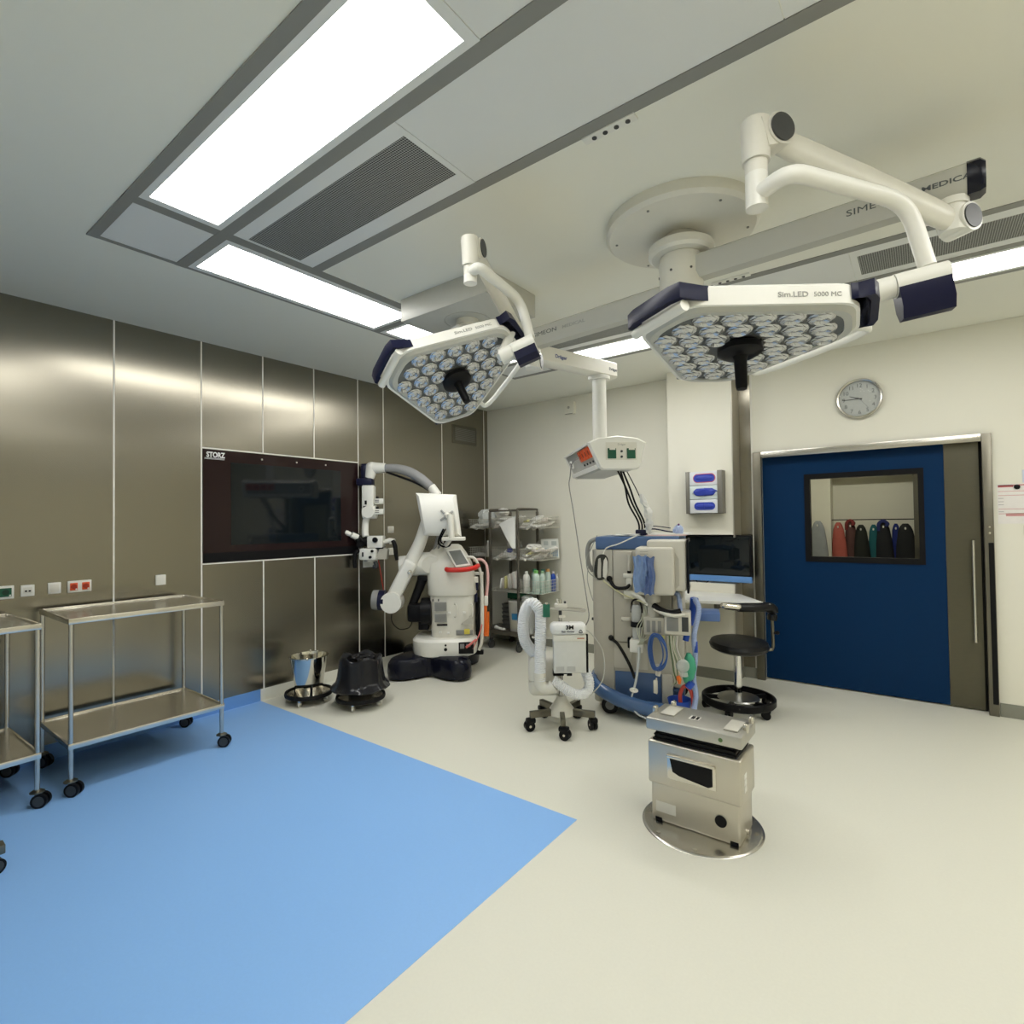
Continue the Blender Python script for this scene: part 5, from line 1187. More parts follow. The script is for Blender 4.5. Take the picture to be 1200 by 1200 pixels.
m = MB(); m.tube([(-0.315, 0.45, 0.225), (-0.318, 0.15, 0.225), (-0.305, 0.0, 0.22), (-0.24, -0.085, 0.195), (-0.10, -0.15, 0.155), (0.05, -0.175, 0.125), (0.20, -0.18, 0.105), (0.36, -0.17, 0.10)], 0.055, 14, 6, up=(0,0,1), flat=0.75); part('bumper', m, mat('bumper_blue', (0.06, 0.13, 0.29), 0.2, coat=0.3))
m = MB(); m.prism([(-0.10, -0.12), (0.22, -0.15), (0.36, -0.14), (0.36, 0.05), (-0.22, 0.05)], 0.075, 0.115, bev=0.01); part('foot_deck', m, MBLUE)
m = MB(); q = [(-0.14, -0.002)] + [(-0.215 - 0.10*math.sin(a), 0.09 - 0.09*math.cos(a)) for a in [PI/2*i/8 for i in range(9)]] + [(-0.315, 0.50)] + [(-0.215 - 0.10*math.cos(a), 0.52 + 0.09*math.sin(a)) for a in [PI/2*i/6 for i in range(7)]] + [(-0.14, 0.61)]
m.prism(q, 0.06, 1.272, bev=0.008); rc = part('rear_column', m, BEIGE)
def ovalp(cx_, cz_, rx, rz, y0, y1, n=30, pw=2.6):
    m = MB(); R = []
    for y in (y0, y1):
        R.append([V((cx_ + rx*math.copysign(abs(math.cos(2*PI*i/n))**(2/pw), math.cos(2*PI*i/n)), y, cz_ + rz*math.copysign(abs(math.sin(2*PI*i/n))**(2/pw), math.sin(2*PI*i/n)))) for i in range(n)])
    m.rings(R); return m
m = MB(); R = []
for off in (0.0, 0.006):
    ring = []
    for i in range(36):
        a = 2*PI*i/36; u = math.copysign(abs(math.cos(a))**0.8, math.cos(a)); w_ = math.copysign(abs(math.sin(a))**0.8, math.sin(a))
        x = -0.232 + 0.058*u + 0.02*w_*0.6; z = 1.135 + 0.103*w_
        yy = -0.003 if x > -0.215 else 0.09 - 0.09*math.cos(math.asin(min(1.0, (-0.215-x)/0.10)))
        ring.append(V((x, yy - off, z)))
    R.append(ring)
m.rings(R); gr = part('grip_hole_shade', m, mat('grip_shade', (0.03, 0.03, 0.022), 0.6))  # dark raised plate painted as the shade inside the grip, nothing is hollowed out
m = MB(); m.prism([(-0.215, 1.06), (-0.192, 1.045), (-0.178, 1.10), (-0.176, 1.18), (-0.19, 1.215), (-0.207, 1.19), (-0.214, 1.12)], 0, 0.003, Matrix.Translation((0, -0.0075, 0)) @ Matrix.Rotation(PI/2, 4, 'X')); obj('grip_opening', m, OFFW, gr)
m = MB(); m.box(-0.138, 0.30, 0.0, 0.61, 0.09, 1.272, 0.006); part('main_body', m, BEIGE)
m = MB(); m.box(0.30, 0.385, 0.08, 0.61, 0.20, 0.95, 0.02); part('front_body', m, BEIGE2)
m = MB(); m.prism([(-0.128, 0.56), (-0.02, 0.56), (-0.012, 0.60), (0.015, 0.62), (0.015, 1.262), (-0.128, 1.262)], 0, 0.03, Matrix.Translation((0, 0.002, 0)) @ Matrix.Rotation(PI/2, 4, 'X'), bev=0.006); part('side_door', m, BEIGE)
m = MB(); m.box(-0.132, 0.22, -0.008, 0.004, 0.10, 0.325, 0.004); part('blue_kick_panel', m, MBLUE)
m = MB(); m.box(0.222, 0.30, -0.03, 0.01, 0.08, 0.33, 0.015); part('kick_corner', m, BEIGE2)
m = MB(); m.box(-0.138, 0.0, -0.012, 0.004, 0.35, 0.55, 0.004); m.box(0.03, 0.12, -0.012, 0.004, 0.35, 0.55, 0.004); part('ribbed_panel', m, BEIGE2)
m = MB(); m.prism([(-0.275, 0.02), (0.37, -0.01), (0.395, 0.10), (0.395, 0.60), (-0.20, 0.62), (-0.275, 0.50)], 1.275, 1.378, bev=0.012); part('top_tray', m, MBLUE)
m = MB(); m.tube([(-0.27, 0.04, 1.36), (-0.325, 0.03, 1.33), (-0.345, 0.03, 1.25), (-0.335, 0.03, 1.16), (-0.31, 0.06, 1.10)], 0.018, 10, 6); part('corner_handle', m, GREYM)
# monitor seen from behind
m = MB(); m.box(0.065, 0.34, -0.235, 0.12, 0.955, 1.305, 0.02, None, 3); mon = part('monitor_rear', m, BEIGE2)
m = MB(); m.box(0.145, 0.425, -0.20, 0.18, 0.985, 1.357, 0.02, None, 3); part('monitor_front', m, BEIGE2)
m = MB(); m.box(0.425, 0.440, -0.21, 0.20, 0.972, 1.362, 0.006); part('screen_bezel', m, BLACK)
m = MB(); m.box(0.441, 0.443, -0.18, 0.17, 1.02, 1.34); part('monitor_screen', m, SCREEN)
m = MB()
for k in range(5): m.box(0.10, 0.16, -0.2375, -0.234, 1.20+k*0.018, 1.206+k*0.018)
obj('vent_slit', m, GREYP, mon)
m = MB(); m.prism([(0.345, 1.0), (0.372, 1.03), (0.372, 1.22), (0.345, 1.27)], 0, 0.002, Matrix.Translation((0, -0.2015, 0)) @ Matrix.Rotation(PI/2, 4, 'X')); part('side_recess', m, GREYP)
m = MB(); m.cyl((0.18, -0.15, 0.78), (0.18, -0.15, 0.91), 0.042, 0.038, n=20); m.cyl((0.18, -0.15, 0.90), (0.18, -0.15, 0.955), 0.055, n=20); part('monitor_post', m, GREYP)
m = MB(); m.tube([(-0.03, -0.05, 0.955), (0.05, -0.07, 0.925), (0.12, -0.12, 0.89), (0.17, -0.15, 0.87)], 0.022, 10, 4, up=(0,0,1), flat=0.8); part('swing_arm', m, OFFW)
m = MB(); m.box(-0.045, 0.02, -0.075, -0.02, 0.90, 0.965, 0.006); m.box(-0.05, 0.035, -0.065, -0.025, 1.06, 1.095, 0.006); m.box(-0.028, 0.018, -0.07, -0.02, 1.0, 1.06, 0.01); part('rail_clamp', m, OFFW)
m = MB(); m.cyl((-0.005, -0.045, 1.09), (-0.005, -0.045, 1.24), 0.010, n=12); m.cyl((0.03, -0.05, 0.58), (0.03, -0.05, 1.07), 0.009, n=12); part('rail_rod', m, BEIGE2)
m = MB(); m.cyl((-0.005, -0.045, 1.095), (-0.005, -0.045, 1.19), 0.006, n=10); m.cyl((-0.005, -0.045, 1.085), (-0.005, -0.045, 1.115), 0.015, n=12); part('rod_sleeve', m, BLACK)
m = MB(); m.lathe([(0.0001, 0.72), (0.034, 0.73), (0.04, 0.82), (0.03, 0.86), (0.0001, 0.865)], (0.05, -0.09, 0), 24); m.lathe([(0.0001, 0.60), (0.03, 0.605), (0.036, 0.70), (0.0001, 0.71)], (0.05, -0.09, 0), 24); part('suction_jar', m, CLEAR)
m = MB(); m.cyl((0.05, -0.09, 0.695), (0.05, -0.09, 0.735), 0.045, n=24); m.tube([(0.01, -0.08, 0.80), (0.02, -0.10, 0.88), (0.05, -0.11, 0.905), (0.08, -0.10, 0.88), (0.09, -0.08, 0.80)], 0.007, 8, 5); part('jar_clamp', m, BLACK)
m = MB(); m.box(-0.06, 0.0, -0.07, -0.03, 0.73, 0.755, 0.004); m.cyl((-0.07, -0.05, 0.742), (-0.055, -0.05, 0.742), 0.016, n=12); part('jar_holder', m, BEIGE2)
m = MB(); m.box(0.115, 0.29, -0.20, -0.02, 0.66, 0.79, 0.008); gm = part('gas_module', m, GREYP)
m = MB()
for k in range(3): m.box(0.135+k*0.04, 0.16+k*0.04, -0.203, -0.199, 0.68, 0.765, 0.001)
obj('module_slot', m, GREYM, gm)
m = MB(); m.box(0.262, 0.445, -0.22, -0.04, 0.672, 0.835, 0.012, None, 3); pm = part('monitor_module', m, BEIGE2)
m = MB(); m.box(0.28, 0.362, -0.223, -0.219, 0.70, 0.80, 0.002); obj('grey_side', m, GREYM, pm)
m = MB(); m.box(0.385, 0.43, -0.223, -0.219, 0.70, 0.805, 0.002); obj('dark_window', m, DGREY, pm)
m = MB(); m.tube([(0.19, -0.18, 0.875), (0.24, -0.21, 0.85), (0.31, -0.21, 0.83), (0.38, -0.20, 0.845)], 0.02, 10, 5, up=(0,0,1), flat=1.4); part('wrist_rest', m, BLACK)
m = MB(); m.tube([(0.20, -0.19, 0.855), (0.26, -0.22, 0.83), (0.34, -0.22, 0.815), (0.40, -0.20, 0.825)], 0.016, 10, 5, up=(0,0,1), flat=1.6); part('rest_tray', m, OFFW)
m = MB(); m.box(0.0, 0.10, -0.13, -0.03, 0.505, 0.60, 0.008); part('white_holder', m, WHITE)
m = MB(); m.box(-0.025, 0.0, -0.06, -0.02, 0.52, 0.60, 0.006); part('holder_clip', m, BLACK)
m = MB(); m.box(0.45, 0.65, 0.10, 0.34, 0.725, 0.79, 0.01); m.box(0.38, 0.46, 0.15, 0.30, 0.735, 0.775, 0.006); part('writing_tray', m, mat('tray_blue', (0.10, 0.18, 0.42), 0.35))
m = MB(); m.tube([(-0.155, -0.005, 0.575), (-0.09, -0.05, 0.53), (-0.01, -0.08, 0.40), (0.03, -0.09, 0.30)], 0.012, 10, 6); m.ball((-0.16, -0.005, 0.58), 0.022, 12, 8); part('black_hose', m, BLACKM)
m = MB(); m.tube([(-0.165, -0.01, 1.04), (-0.11, -0.06, 0.985), (-0.03, -0.075, 0.985), (0.0, -0.06, 1.01)], 0.013, 10, 6); m.ball((-0.165, -0.005, 1.045), 0.024, 12, 8); part('black_hose', m, BLACKM)
m = MB(); m.tube([(-0.21, -0.02, 1.03), (-0.14, -0.05, 0.985), (-0.05, -0.08, 0.935), (0.06, -0.11, 0.90), (0.13, -0.14, 0.88)], 0.006, 8, 6); part('yellow_line', m, mat('yellowish_line', (0.62, 0.60, 0.36), 0.5))
m = MB(); m.tube([(-0.27, 0.06, 1.385), (-0.30, 0.0, 1.30), (-0.345, -0.01, 1.20), (-0.33, -0.01, 1.10), (-0.26, -0.02, 1.04)], 0.004, 6, 6); m.tube([(-0.33, 0.02, 1.18), (-0.345, 0.01, 1.05), (-0.33, 0.02, 0.95), (-0.31, 0.05, 0.86)], 0.003, 6, 6); part('grey_lead', m, mat('lead_grey', (0.3, 0.3, 0.27), 0.5))
m = MB(); m.tube([(0.05, 0.02, 1.385), (0.0, -0.02, 1.36), (-0.09, -0.03, 1.32), (-0.18, -0.02, 1.29), (-0.21, -0.02, 1.24)], 0.005, 6, 6); part('pale_lead', m, OFFW)
m = MB()
for k in range(6): m.tube([(0.12+k*0.008, -0.10, 0.90-0.01*k), (0.10+0.012*k, -0.15, 0.78), (0.06+0.018*k, -0.16, 0.70-0.01*k), (0.08+0.006*k, -0.15, 0.60), (0.05+0.01*k, -0.12, 0.56)], 0.0035, 6, 5)
part('lead_bundle', m, mat('olive_white_leads', (0.56, 0.57, 0.45), 0.5))
m = MB(); m.cyl((-0.315, 0.12, 0.70), (-0.335, 0.12, 0.70), 0.012, n=10); part('side_knob', m, DGREY)

def acc(nm, lb, cat, group=None, z=0.6, x=0.3): return thing(nm, lb, cat, V(AO) + Matrix.Rotation(AR, 3, 'Z') @ V((x, -0.15, z)), AR, group)
def lx(mb_, x, z): mb_.bm.transform(Matrix.Translation((-x, 0.15, -z))); return mb_
k_ = acc('plastic_bag', 'crumpled translucent blue bag hanging on the back of the machine monitor', 'bag', z=1.1, x=0.12)
def film(x0, x1, z0, z1, y, amp, sd):
    rr = random.Random(sd); m = MB(); nx, nz = 18, 14; ph = [rr.uniform(0, 6) for _ in range(6)]
    def P(i, j, o):
        u, w_ = i/nx, j/nz; x = x0+(x1-x0)*u + 0.006*math.sin(9*w_+ph[0]); z = z0+(z1-z0)*w_ + 0.006*math.sin(11*u+ph[1])
        return V((x, y + o*(0.4+math.sin(PI*u)) + amp*(math.sin(7*u+3*w_+ph[2]) + 0.6*math.sin(17*u-2*w_+ph[3]) + 0.5*math.sin(9*w_-5*u+ph[4])), z))
    for o, fl in ((-0.014, 1), (0.006, 0)):
        b_ = [[m.bm.verts.new(P(i, j, o)) for j in range(nz+1)] for i in range(nx+1)]
        for i in range(nx):
            for j in range(nz): m.bm.faces.new((b_[i][j], b_[i+1][j], b_[i+1][j+1], b_[i][j+1]))
    return m
obj('bag_film', lx(film(0.055, 0.155, 0.98, 1.245, -0.255, 0.008, 3), 0.12, 1.1), BLUEBAG, k_, sharp=180)
obj('fold', lx(film(0.135, 0.205, 0.965, 1.235, -0.262, 0.008, 5), 0.12, 1.1), mat('dark_blue_film', (0.09, 0.14, 0.30), 0.2, 0, 0.3, 40), k_, sharp=180)
k_ = acc('cable_coil', 'coiled blue cable hanging under the grey module of the machine', 'cable', z=0.55, x=0.2)
m = MB()
for i in range(11):
    w_ = 0.066 + 0.005*((i*3) % 5); h_ = 0.112 + 0.007*(i % 4); dx = 0.006*((i*7) % 5 - 2)
    m.tube([(0.203+dx+w_*math.sin(a)*(0.75+0.25*math.cos(a*0.5)), -0.215-0.006*i*0.5, 0.545-h_*math.cos(a)) for a in [2*PI*j/14 for j in range(14)]], 0.0042, 6, 3, closed=True)
obj('coil', lx(m, 0.2, 0.55), mat('coil_blue', (0.035, 0.10, 0.32), 0.4), k_)
m = MB(); m.tube([(0.21, -0.215, 0.45), (0.215, -0.21, 0.40), (0.21, -0.21, 0.37)], 0.018, 8, 4); m.box(0.195, 0.205, -0.215, -0.2, 0.235, 0.35, 0.002); m.box(0.178, 0.208, -0.22, -0.195, 0.24, 0.335, 0.006); obj('plug', lx(m, 0.2, 0.55), BEIGE2, k_)
m = MB(); m.box(0.185, 0.265, -0.205, -0.19, 0.638, 0.66, 0.003); obj('yellow_hook', lx(m, 0.2, 0.55), mat('hook_yellow', (0.66, 0.62, 0.22), 0.5), k_)
k_ = acc('sensor_leads', 'bundle of grey and green sensor leads hanging right of the blue cable coil', 'cable', z=0.5, x=0.34)
ls = [((0.50, 0.49, 0.40), 0), ((0.10, 0.16, 0.07), 1), ((0.62, 0.60, 0.50), 2), ((0.18, 0.22, 0.12), 3), ((0.60, 0.58, 0.48), 4), ((0.40, 0.44, 0.33), 5), ((0.66, 0.64, 0.58), 6)]
for c, i in ls:
    x0 = 0.285 + 0.011*i; m = MB(); m.tube([(x0, -0.205, 0.665), (x0+0.008*math.sin(i), -0.225, 0.58), (x0+0.018+0.006*i*0.5, -0.22, 0.47), (x0+0.03, -0.22, 0.40), (x0+0.045*(1 if i < 4 else 0.3), -0.22, 0.34), (x0 + 0.02, -0.215, 0.30+0.012*i)], 0.0045, 6, 5)
    obj('lead', lx(m, 0.34, 0.5), mat('lead_colour', c, 0.5), k_)
m = MB(); m.tube([(0.352, -0.235, 0.385), (0.36, -0.235, 0.36), (0.362, -0.235, 0.33)], [0.013, 0.017, 0.010], 10, 4); obj('orange_plug', lx(m, 0.34, 0.5), ORANGE2, k_)
k_ = acc('breathing_bag', 'green rubber breathing bag with clear mask beside the sensor leads', 'breathing bag', z=0.42, x=0.42)
m = MB(); m.loft([(0.325, 0.41, -0.17, 0.018, 0.018), (0.36, 0.42, -0.17, 0.04, 0.035), (0.43, 0.432, -0.17, 0.046, 0.04), (0.50, 0.432, -0.17, 0.036, 0.033), (0.54, 0.425, -0.17, 0.014, 0.014)], 20); obj('bag_body', lx(m, 0.42, 0.42), TEALB, k_)
m = MB(); m.ball((0.385, -0.215, 0.455), (0.048, 0.03, 0.05), 18, 10); m.lathe([(0.03, 0.41), (0.034, 0.38), (0.0001, 0.38)], (0.388, -0.2, 0), 16); obj('clear_mask', lx(m, 0.42, 0.42), CLEAR, k_)
m = MB(); m.cyl((0.418, -0.185, 0.295), (0.445, -0.185, 0.335), 0.026, n=16); obj('blue_connector', lx(m, 0.42, 0.42), BLUEC, k_)
k_ = acc('breathing_hose', 'pale blue corrugated breathing hose hanging down at the machine front', 'hose', z=0.5, x=0.45)
m = MB(); m.ribbed([(0.47, -0.06, 0.92), (0.50, -0.10, 0.86), (0.49, -0.13, 0.78), (0.465, -0.14, 0.66), (0.47, -0.12, 0.50), (0.455, -0.13, 0.36), (0.47, -0.16, 0.24), (0.455, -0.18, 0.14)], 0.019, 0.18, 12, 0.009); obj('corrugated_tube', lx(m, 0.45, 0.5), SKYT, k_)
m = MB(); m.cyl((0.405, -0.13, 0.62), (0.42, -0.13, 0.685), 0.022, n=14); m.cyl((0.475, -0.135, 0.54), (0.475, -0.135, 0.62), 0.014, n=12); m.tube([(0.47, -0.05, 0.92), (0.46, -0.03, 0.82), (0.43, 0.0, 0.72)], 0.03, 10, 4); obj('connector', lx(m, 0.45, 0.5), BLUEC, k_)
k_ = acc('breathing_hose', 'upper pale blue tube looping below the machine monitor', 'hose', z=0.9, x=0.40)
m = MB(); m.ribbed([(0.33, -0.05, 0.96), (0.36, -0.09, 0.94), (0.37, -0.11, 0.86), (0.38, -0.10, 0.78), (0.40, -0.06, 0.72)], 0.017, 0.18, 12, 0.009); obj('corrugated_tube', lx(m, 0.40, 0.9), SKYT, k_)
k_ = acc('red_hose', 'red loop of hose standing behind the table column', 'hose', z=0.2, x=0.41)
m = MB(); m.tube([(0.365, -0.14, 0.13), (0.36, -0.14, 0.22), (0.385, -0.145, 0.285), (0.42, -0.15, 0.285), (0.447, -0.15, 0.22), (0.452, -0.15, 0.125)], 0.014, 12, 6); obj('loop', lx(m, 0.41, 0.2), mat('hose_red', (0.58, 0.07, 0.05), 0.35), k_)
k_ = acc('blue_basin', 'bright blue plastic cup at the foot of the machine, inside the red hose', 'cup', z=0.14, x=0.37)
m = MB(); m.lathe([(0.0001, 0.115), (0.07, 0.115), (0.088, 0.185), (0.082, 0.185), (0.066, 0.125), (0.0001, 0.122)], (0.355, -0.11, 0), 32); obj('cup_wall', lx(m, 0.37, 0.14), BLUEC, k_)
m = MB(); m.cyl((0.36, -0.11, 0.13), (0.362, -0.11, 0.25), 0.014, 0.010, n=12); obj('syringe', lx(m, 0.37, 0.14), CLEAR, k_)
k_ = acc('suction_tube', 'clear suction tube with white filter disc hanging in front of the blue panel', 'tube', z=0.3, x=0.04)
m = MB(); m.tube([(0.075, -0.16, 0.555), (0.068, -0.165, 0.44), (0.05, -0.17, 0.32), (0.034, -0.175, 0.25)], [0.012, 0.010, 0.009, 0.008], 10, 6); m.tube([(0.03, -0.175, 0.235), (0.015, -0.175, 0.18), (0.02, -0.19, 0.12), (0.055, -0.21, 0.08), (0.10, -0.23, 0.065), (0.14, -0.25, 0.06)], 0.0065, 8, 6); obj('tubing', lx(m, 0.04, 0.3), TUBEC, k_)
m = MB(); m.lathe([(0.0001, -0.012), (0.010, -0.012), (0.010, -0.003), (0.032, -0.002), (0.032, 0.002), (0.010, 0.003), (0.010, 0.018), (0.0001, 0.018)], n=24, M=Matrix.Translation((0.032, -0.175, 0.237)) @ Matrix.Rotation(0.15, 4, 'Y') @ Matrix.Rotation(0.25, 4, 'X')); obj('filter_disc', lx(m, 0.04, 0.3), WHITE, k_)
# things lying on the blue top
k_ = acc('folded_wipes', 'crumpled white cloth on the blue top of the anaesthesia machine', 'cloth', z=1.38, x=-0.02)
m = MB(); m.crumple((-0.03, 0.10, 1.388), (0.11, 0.05, 0.010), 18, 0.35, 12); obj('cloth', lx(m, -0.02, 1.38), mat('white_cloth', (0.80, 0.80, 0.76), 0.8), k_)
k_ = acc('paper_stack', 'stack of loose papers with a pink edge on the machine top', 'papers', z=1.38, x=0.2)
for i in range(5):
    m = MB(); m.box(-0.15, 0.15, -0.10, 0.10, 0.0, 0.004, 0, Matrix.Translation((0.26+0.012*i, 0.12+0.01*i, 1.380+0.0045*i)) @ Matrix.Rotation(0.06*i-0.1, 4, 'Z')); obj('sheet', lx(m, 0.2, 1.38), mat('pink_paper', (0.70, 0.40, 0.42), 0.8) if i == 1 else PAPER, k_)
m = MB(); m.tube([(0.05, 0.12, 1.405), (0.16, 0.10, 1.435), (0.28, 0.10, 1.415), (0.37, 0.10, 1.405)], 0.006, 6, 5); m.tube([(0.08, 0.14, 1.41), (0.12, 0.13, 1.452), (0.20, 0.12, 1.455), (0.30, 0.13, 1.44)], 0.004, 6, 5); obj('lead', lx(m, 0.2, 1.38), NAVY, k_)
k_ = acc('cable_connector', 'dark navy connector block under the clear sleeve on the machine top', 'connector', z=1.38, x=0.08)
m = MB(); m.box(0.03, 0.12, 0.10, 0.17, 1.382, 1.43, 0.008); obj('block', lx(m, 0.08, 1.38), NAVY, k_)
k_ = acc('tubing_bag', 'small pale blue bag of tubing at the right end of the machine top', 'bag', z=1.38, x=0.36)
m = MB(); m.crumple((0.36, 0.08, 1.42), (0.035, 0.03, 0.045), 12, 0.3, 21); obj('film', lx(m, 0.36, 1.38), SKYT, k_, flat=True)
m = MB(); m.ball((0.363, 0.075, 1.468), 0.008, 8, 6); obj('tie', lx(m, 0.36, 1.38), mat('purple_tie', (0.15, 0.03, 0.18), 0.5), k_)

# ------------------------------------------------------------------ wire basket trolley in the corner
SX0, SX1, SY0, SY1 = 0.40, 0.815, 4.98, 5.38
DST = mat('dark_steel_frame', (0.20, 0.185, 0.155), 0.4, 0.7)
WIRE = mat('wire_steel', (0.66, 0.65, 0.58), 0.4, 0.5)
t = thing('basket_trolley', 'steel supply trolley with hanging wire baskets in the room corner', 'trolley', (0.61, 5.18, 0))
for x in (SX0, SX1):
    for y in (SY0, SY1):
        m = MB(); m.box(x-0.013, x+0.013, y-0.013, y+0.013, 0.12, 1.63, 0.003); ps_ = obj('post', m, DST, t, w=True)
        m = MB(); m.cyl((x-0.012, y, 0.05), (x+0.012, y, 0.05), 0.05, n=22); m.box(x-0.018, x+0.018, y-0.02, y+0.02, 0.06, 0.125, 0.004); obj('caster', m, DGREY, ps_, w=True)
m = MB(); m.box(SX0-0.20, SX1+0.04, SY0-0.02, SY1+0.01, 0.185, 0.215, 0.003); m.box(SX0-0.20, SX1+0.04, SY0-0.022, SY0-0.012, 0.18, 0.235, 0.002); obj('bottom_shelf', m, DST, t, w=True)
m = MB()
for x in (SX0, SX1): m.tube([(x, SY0, 1.62), (x, SY0, 1.645), (x, SY0+0.03, 1.66), (x, SY1-0.03, 1.66), (x, SY1, 1.645), (x, SY1, 1.62)], 0.011, 10, 4)
m.tube([(SX0, SY0, 1.64), (SX0+0.1, SY0, 1.642), (SX1, SY0, 1.64)], 0.011, 10, 3); m.tube([(SX0, SY1, 1.655), (SX0+0.1, SY1, 1.657), (SX1, SY1, 1.655)], 0.011, 10, 3)
obj('top_rail', m, DST, t, w=True)
def basket(x0, x1, y0, y1, z0, z1, lb, tint=None):
    b = thing('wire_basket', lb, 'wire basket', ((x0+x1)/2, (y0+y1)/2, z0), group='wire baskets on the corner trolley')
    m = MB(); r = 0.0035
    for z in (z0+0.004, z1): m.tube([(x0,y0,z),(x1,y0,z),(x1,y1,z),(x0,y1,z)], r, 6, closed=True, smooth=False)
    obj('rim', m, WIRE, b, w=True)
    m = MB(); w_ = 0.0015
    n = int((x1-x0)/0.027); k = int((y1-y0)/0.027)
    for i in range(1, n):
        x = x0+(x1-x0)*i/n
        for y in (y0, y1): m.box(x-w_, x+w_, y-w_, y+w_, z0, z1)
    for i in range(1, k):
        y = y0+(y1-y0)*i/k
        for x in (x0, x1): m.box(x-w_, x+w_, y-w_, y+w_, z0, z1)
    for j in range(1, 4):
        z = z0+(z1-z0)*j/4
        for y in (y0, y1): m.box(x0, x1, y-w_, y+w_, z-w_, z+w_)
        for x in (x0, x1): m.box(x-w_, x+w_, y0, y1, z-w_, z+w_)
    obj('wire_mesh', m, WIRE, b, w=True)
    m = MB(); m.box(x0, x1, y0, y1, z0, z0+0.004); obj('basket_floor', m, tint or WIRE, b, w=True)
    return b
MIDX0, MIDX1 = SX0+0.018, SX1-0.018; RX0, RX1 = SX1+0.018, SX1+0.315; LX0, LX1 = SX0-0.345, SX0-0.018; BY0, BY1 = SY0+0.0, SY1-0.01
basket(LX0, LX1, BY0, BY1, 1.435, 1.545, 'left top wire basket of the corner trolley, holding a pale plastic bag')
basket(LX0, LX1, BY0, BY1, 1.09, 1.20, 'left lower wire basket of the corner trolley, with one white bottle')
basket(MIDX0, MIDX1, BY0, BY1, 1.455, 1.56, 'middle top wire basket behind the hanging paper sheet')
basket(MIDX0, MIDX1, BY0, BY1, 1.065, 1.175, 'middle second wire basket with white pouches and a blue packet')
basket(MIDX0, MIDX1, BY0, BY1, 0.68, 0.71, 'middle third wire tray holding a row of upright packets')
basket(RX0, RX1, BY0, BY1, 1.435, 1.56, 'right top wire basket full of white sachets')
basket(RX0, RX1, BY0, BY1, 1.065, 1.19, 'right second wire basket with a pile of sachets and a pale blue pack')
basket(RX0, RX1, BY0, BY1, 0.685, 0.83, 'right third wire basket holding bottles', CLEARG)
# sachets and packs
def sachet(x, y, z, w_, d, h, rx, ry, rz, ma, lb, nm='sachet', cat='sachet', group='paper sachets in the corner baskets'):
    o = thing(nm, lb, cat, (x, y, z), 0, group)
    m = MB(); m.box(-w_/2, w_/2, -d/2, d/2, -h/2, h/2, h*0.3, Matrix.Rotation(rz, 4, 'Z') @ Matrix.Rotation(ry, 4, 'Y') @ Matrix.Rotation(rx, 4, 'X')); obj('pouch', m, ma, o)
    return o
SA = [mat('sachet_white', (0.86, 0.85, 0.80), 0.6, 0, 0.10, 60), mat('sachet_grey', (0.66, 0.64, 0.58), 0.6, 0, 0.12, 60), mat('sachet_pinkish', (0.80, 0.74, 0.68), 0.6, 0, 0.12, 60), mat('sachet_yellow', (0.66, 0.62, 0.28), 0.6, 0, 0.1, 60)]
rnd = random.Random(11)
def pile(x0, x1, y0, y1, z0, h, n, where):
    for i in range(n):
        x = x0 + 0.055 + (x1-x0-0.11)*((i+0.5)/n if n > 1 else 0.5); y = y0 + 0.075 + 0.115*(i % 3)
        ma = SA[3] if i == n//3 else SA[rnd.choice([0, 0, 1, 2])]
        sachet(x, y, z0 + 0.02 + h*0.62*(i//3 % 3)/2*(0.8+0.4*rnd.random()), 0.11, 0.14, 0.026, rnd.uniform(0.05, 0.45), rnd.uniform(-0.35, 0.35), rnd.uniform(-0.5, 0.5), ma, 'white or buff paper sachet in the pile, ' + where)
pile(RX0, RX1, BY0, BY1, 1.437, 0.115, 20, 'right top wire basket')
pile(RX0, RX1, BY0, BY1, 1.067, 0.125, 18, 'right second wire basket')
pile(MIDX0, MIDX1, BY0, BY1, 1.457, 0.10, 16, 'middle top wire basket')
pile(MIDX0, MIDX1, BY0, BY1, 1.067, 0.08, 12, 'middle second wire basket')
pile(LX0, LX1, BY0, BY1, 1.437, 0.05, 8, 'left top wire basket')
for i in range(8):
    sachet(MIDX0+0.10+0.034*i, BY0+0.06+0.02*(i % 2), 0.775+0.008*i, 0.028, 0.05, 0.13+0.012*i, 0.08, 0.22-0.06*i, 0, SA[(0, 2, 3, 0, 1, 2, 0, 2)[i]], 'upright buff packet in the row on the middle third tray', 'upright_packet', 'packet', 'upright packets on the middle tray')
o = thing('plastic_bag', 'big crumpled pale plastic bag standing in the left top wire basket', 'bag', (0.22, 5.12, 1.45))
m = MB(); m.crumple((0.235, 5.12, 1.565), (0.115, 0.09, 0.10), 16, 0.32, 31); obj('film', m, mat('pale_bag_film', (0.78, 0.81, 0.79), 0.3, 0, 0.2, 25), o, w=True, flat=True)
o = thing('plastic_bag', 'small white plastic bag on top of the middle top wire basket', 'bag', (0.46, 5.14, 1.56))
m = MB(); m.crumple((0.47, 5.16, 1.63), (0.06, 0.06, 0.05), 12, 0.3, 32); obj('film', m, SA[0], o, w=True, flat=True)
o = thing('plastic_bag', 'dull clear bag at the back of the middle second wire basket', 'bag', (0.56, 5.25, 1.15))
m = MB(); m.crumple((0.56, 5.25, 1.225), (0.10, 0.05, 0.085), 12, 0.3, 33); obj('film', m, mat('grey_bag_film', (0.52, 0.52, 0.48), 0.35, 0, 0.2, 25), o, w=True, flat=True)
o = thing('plastic_bag', 'white plastic pouch heap above the right second wire basket', 'bag', (0.93, 5.16, 1.18))
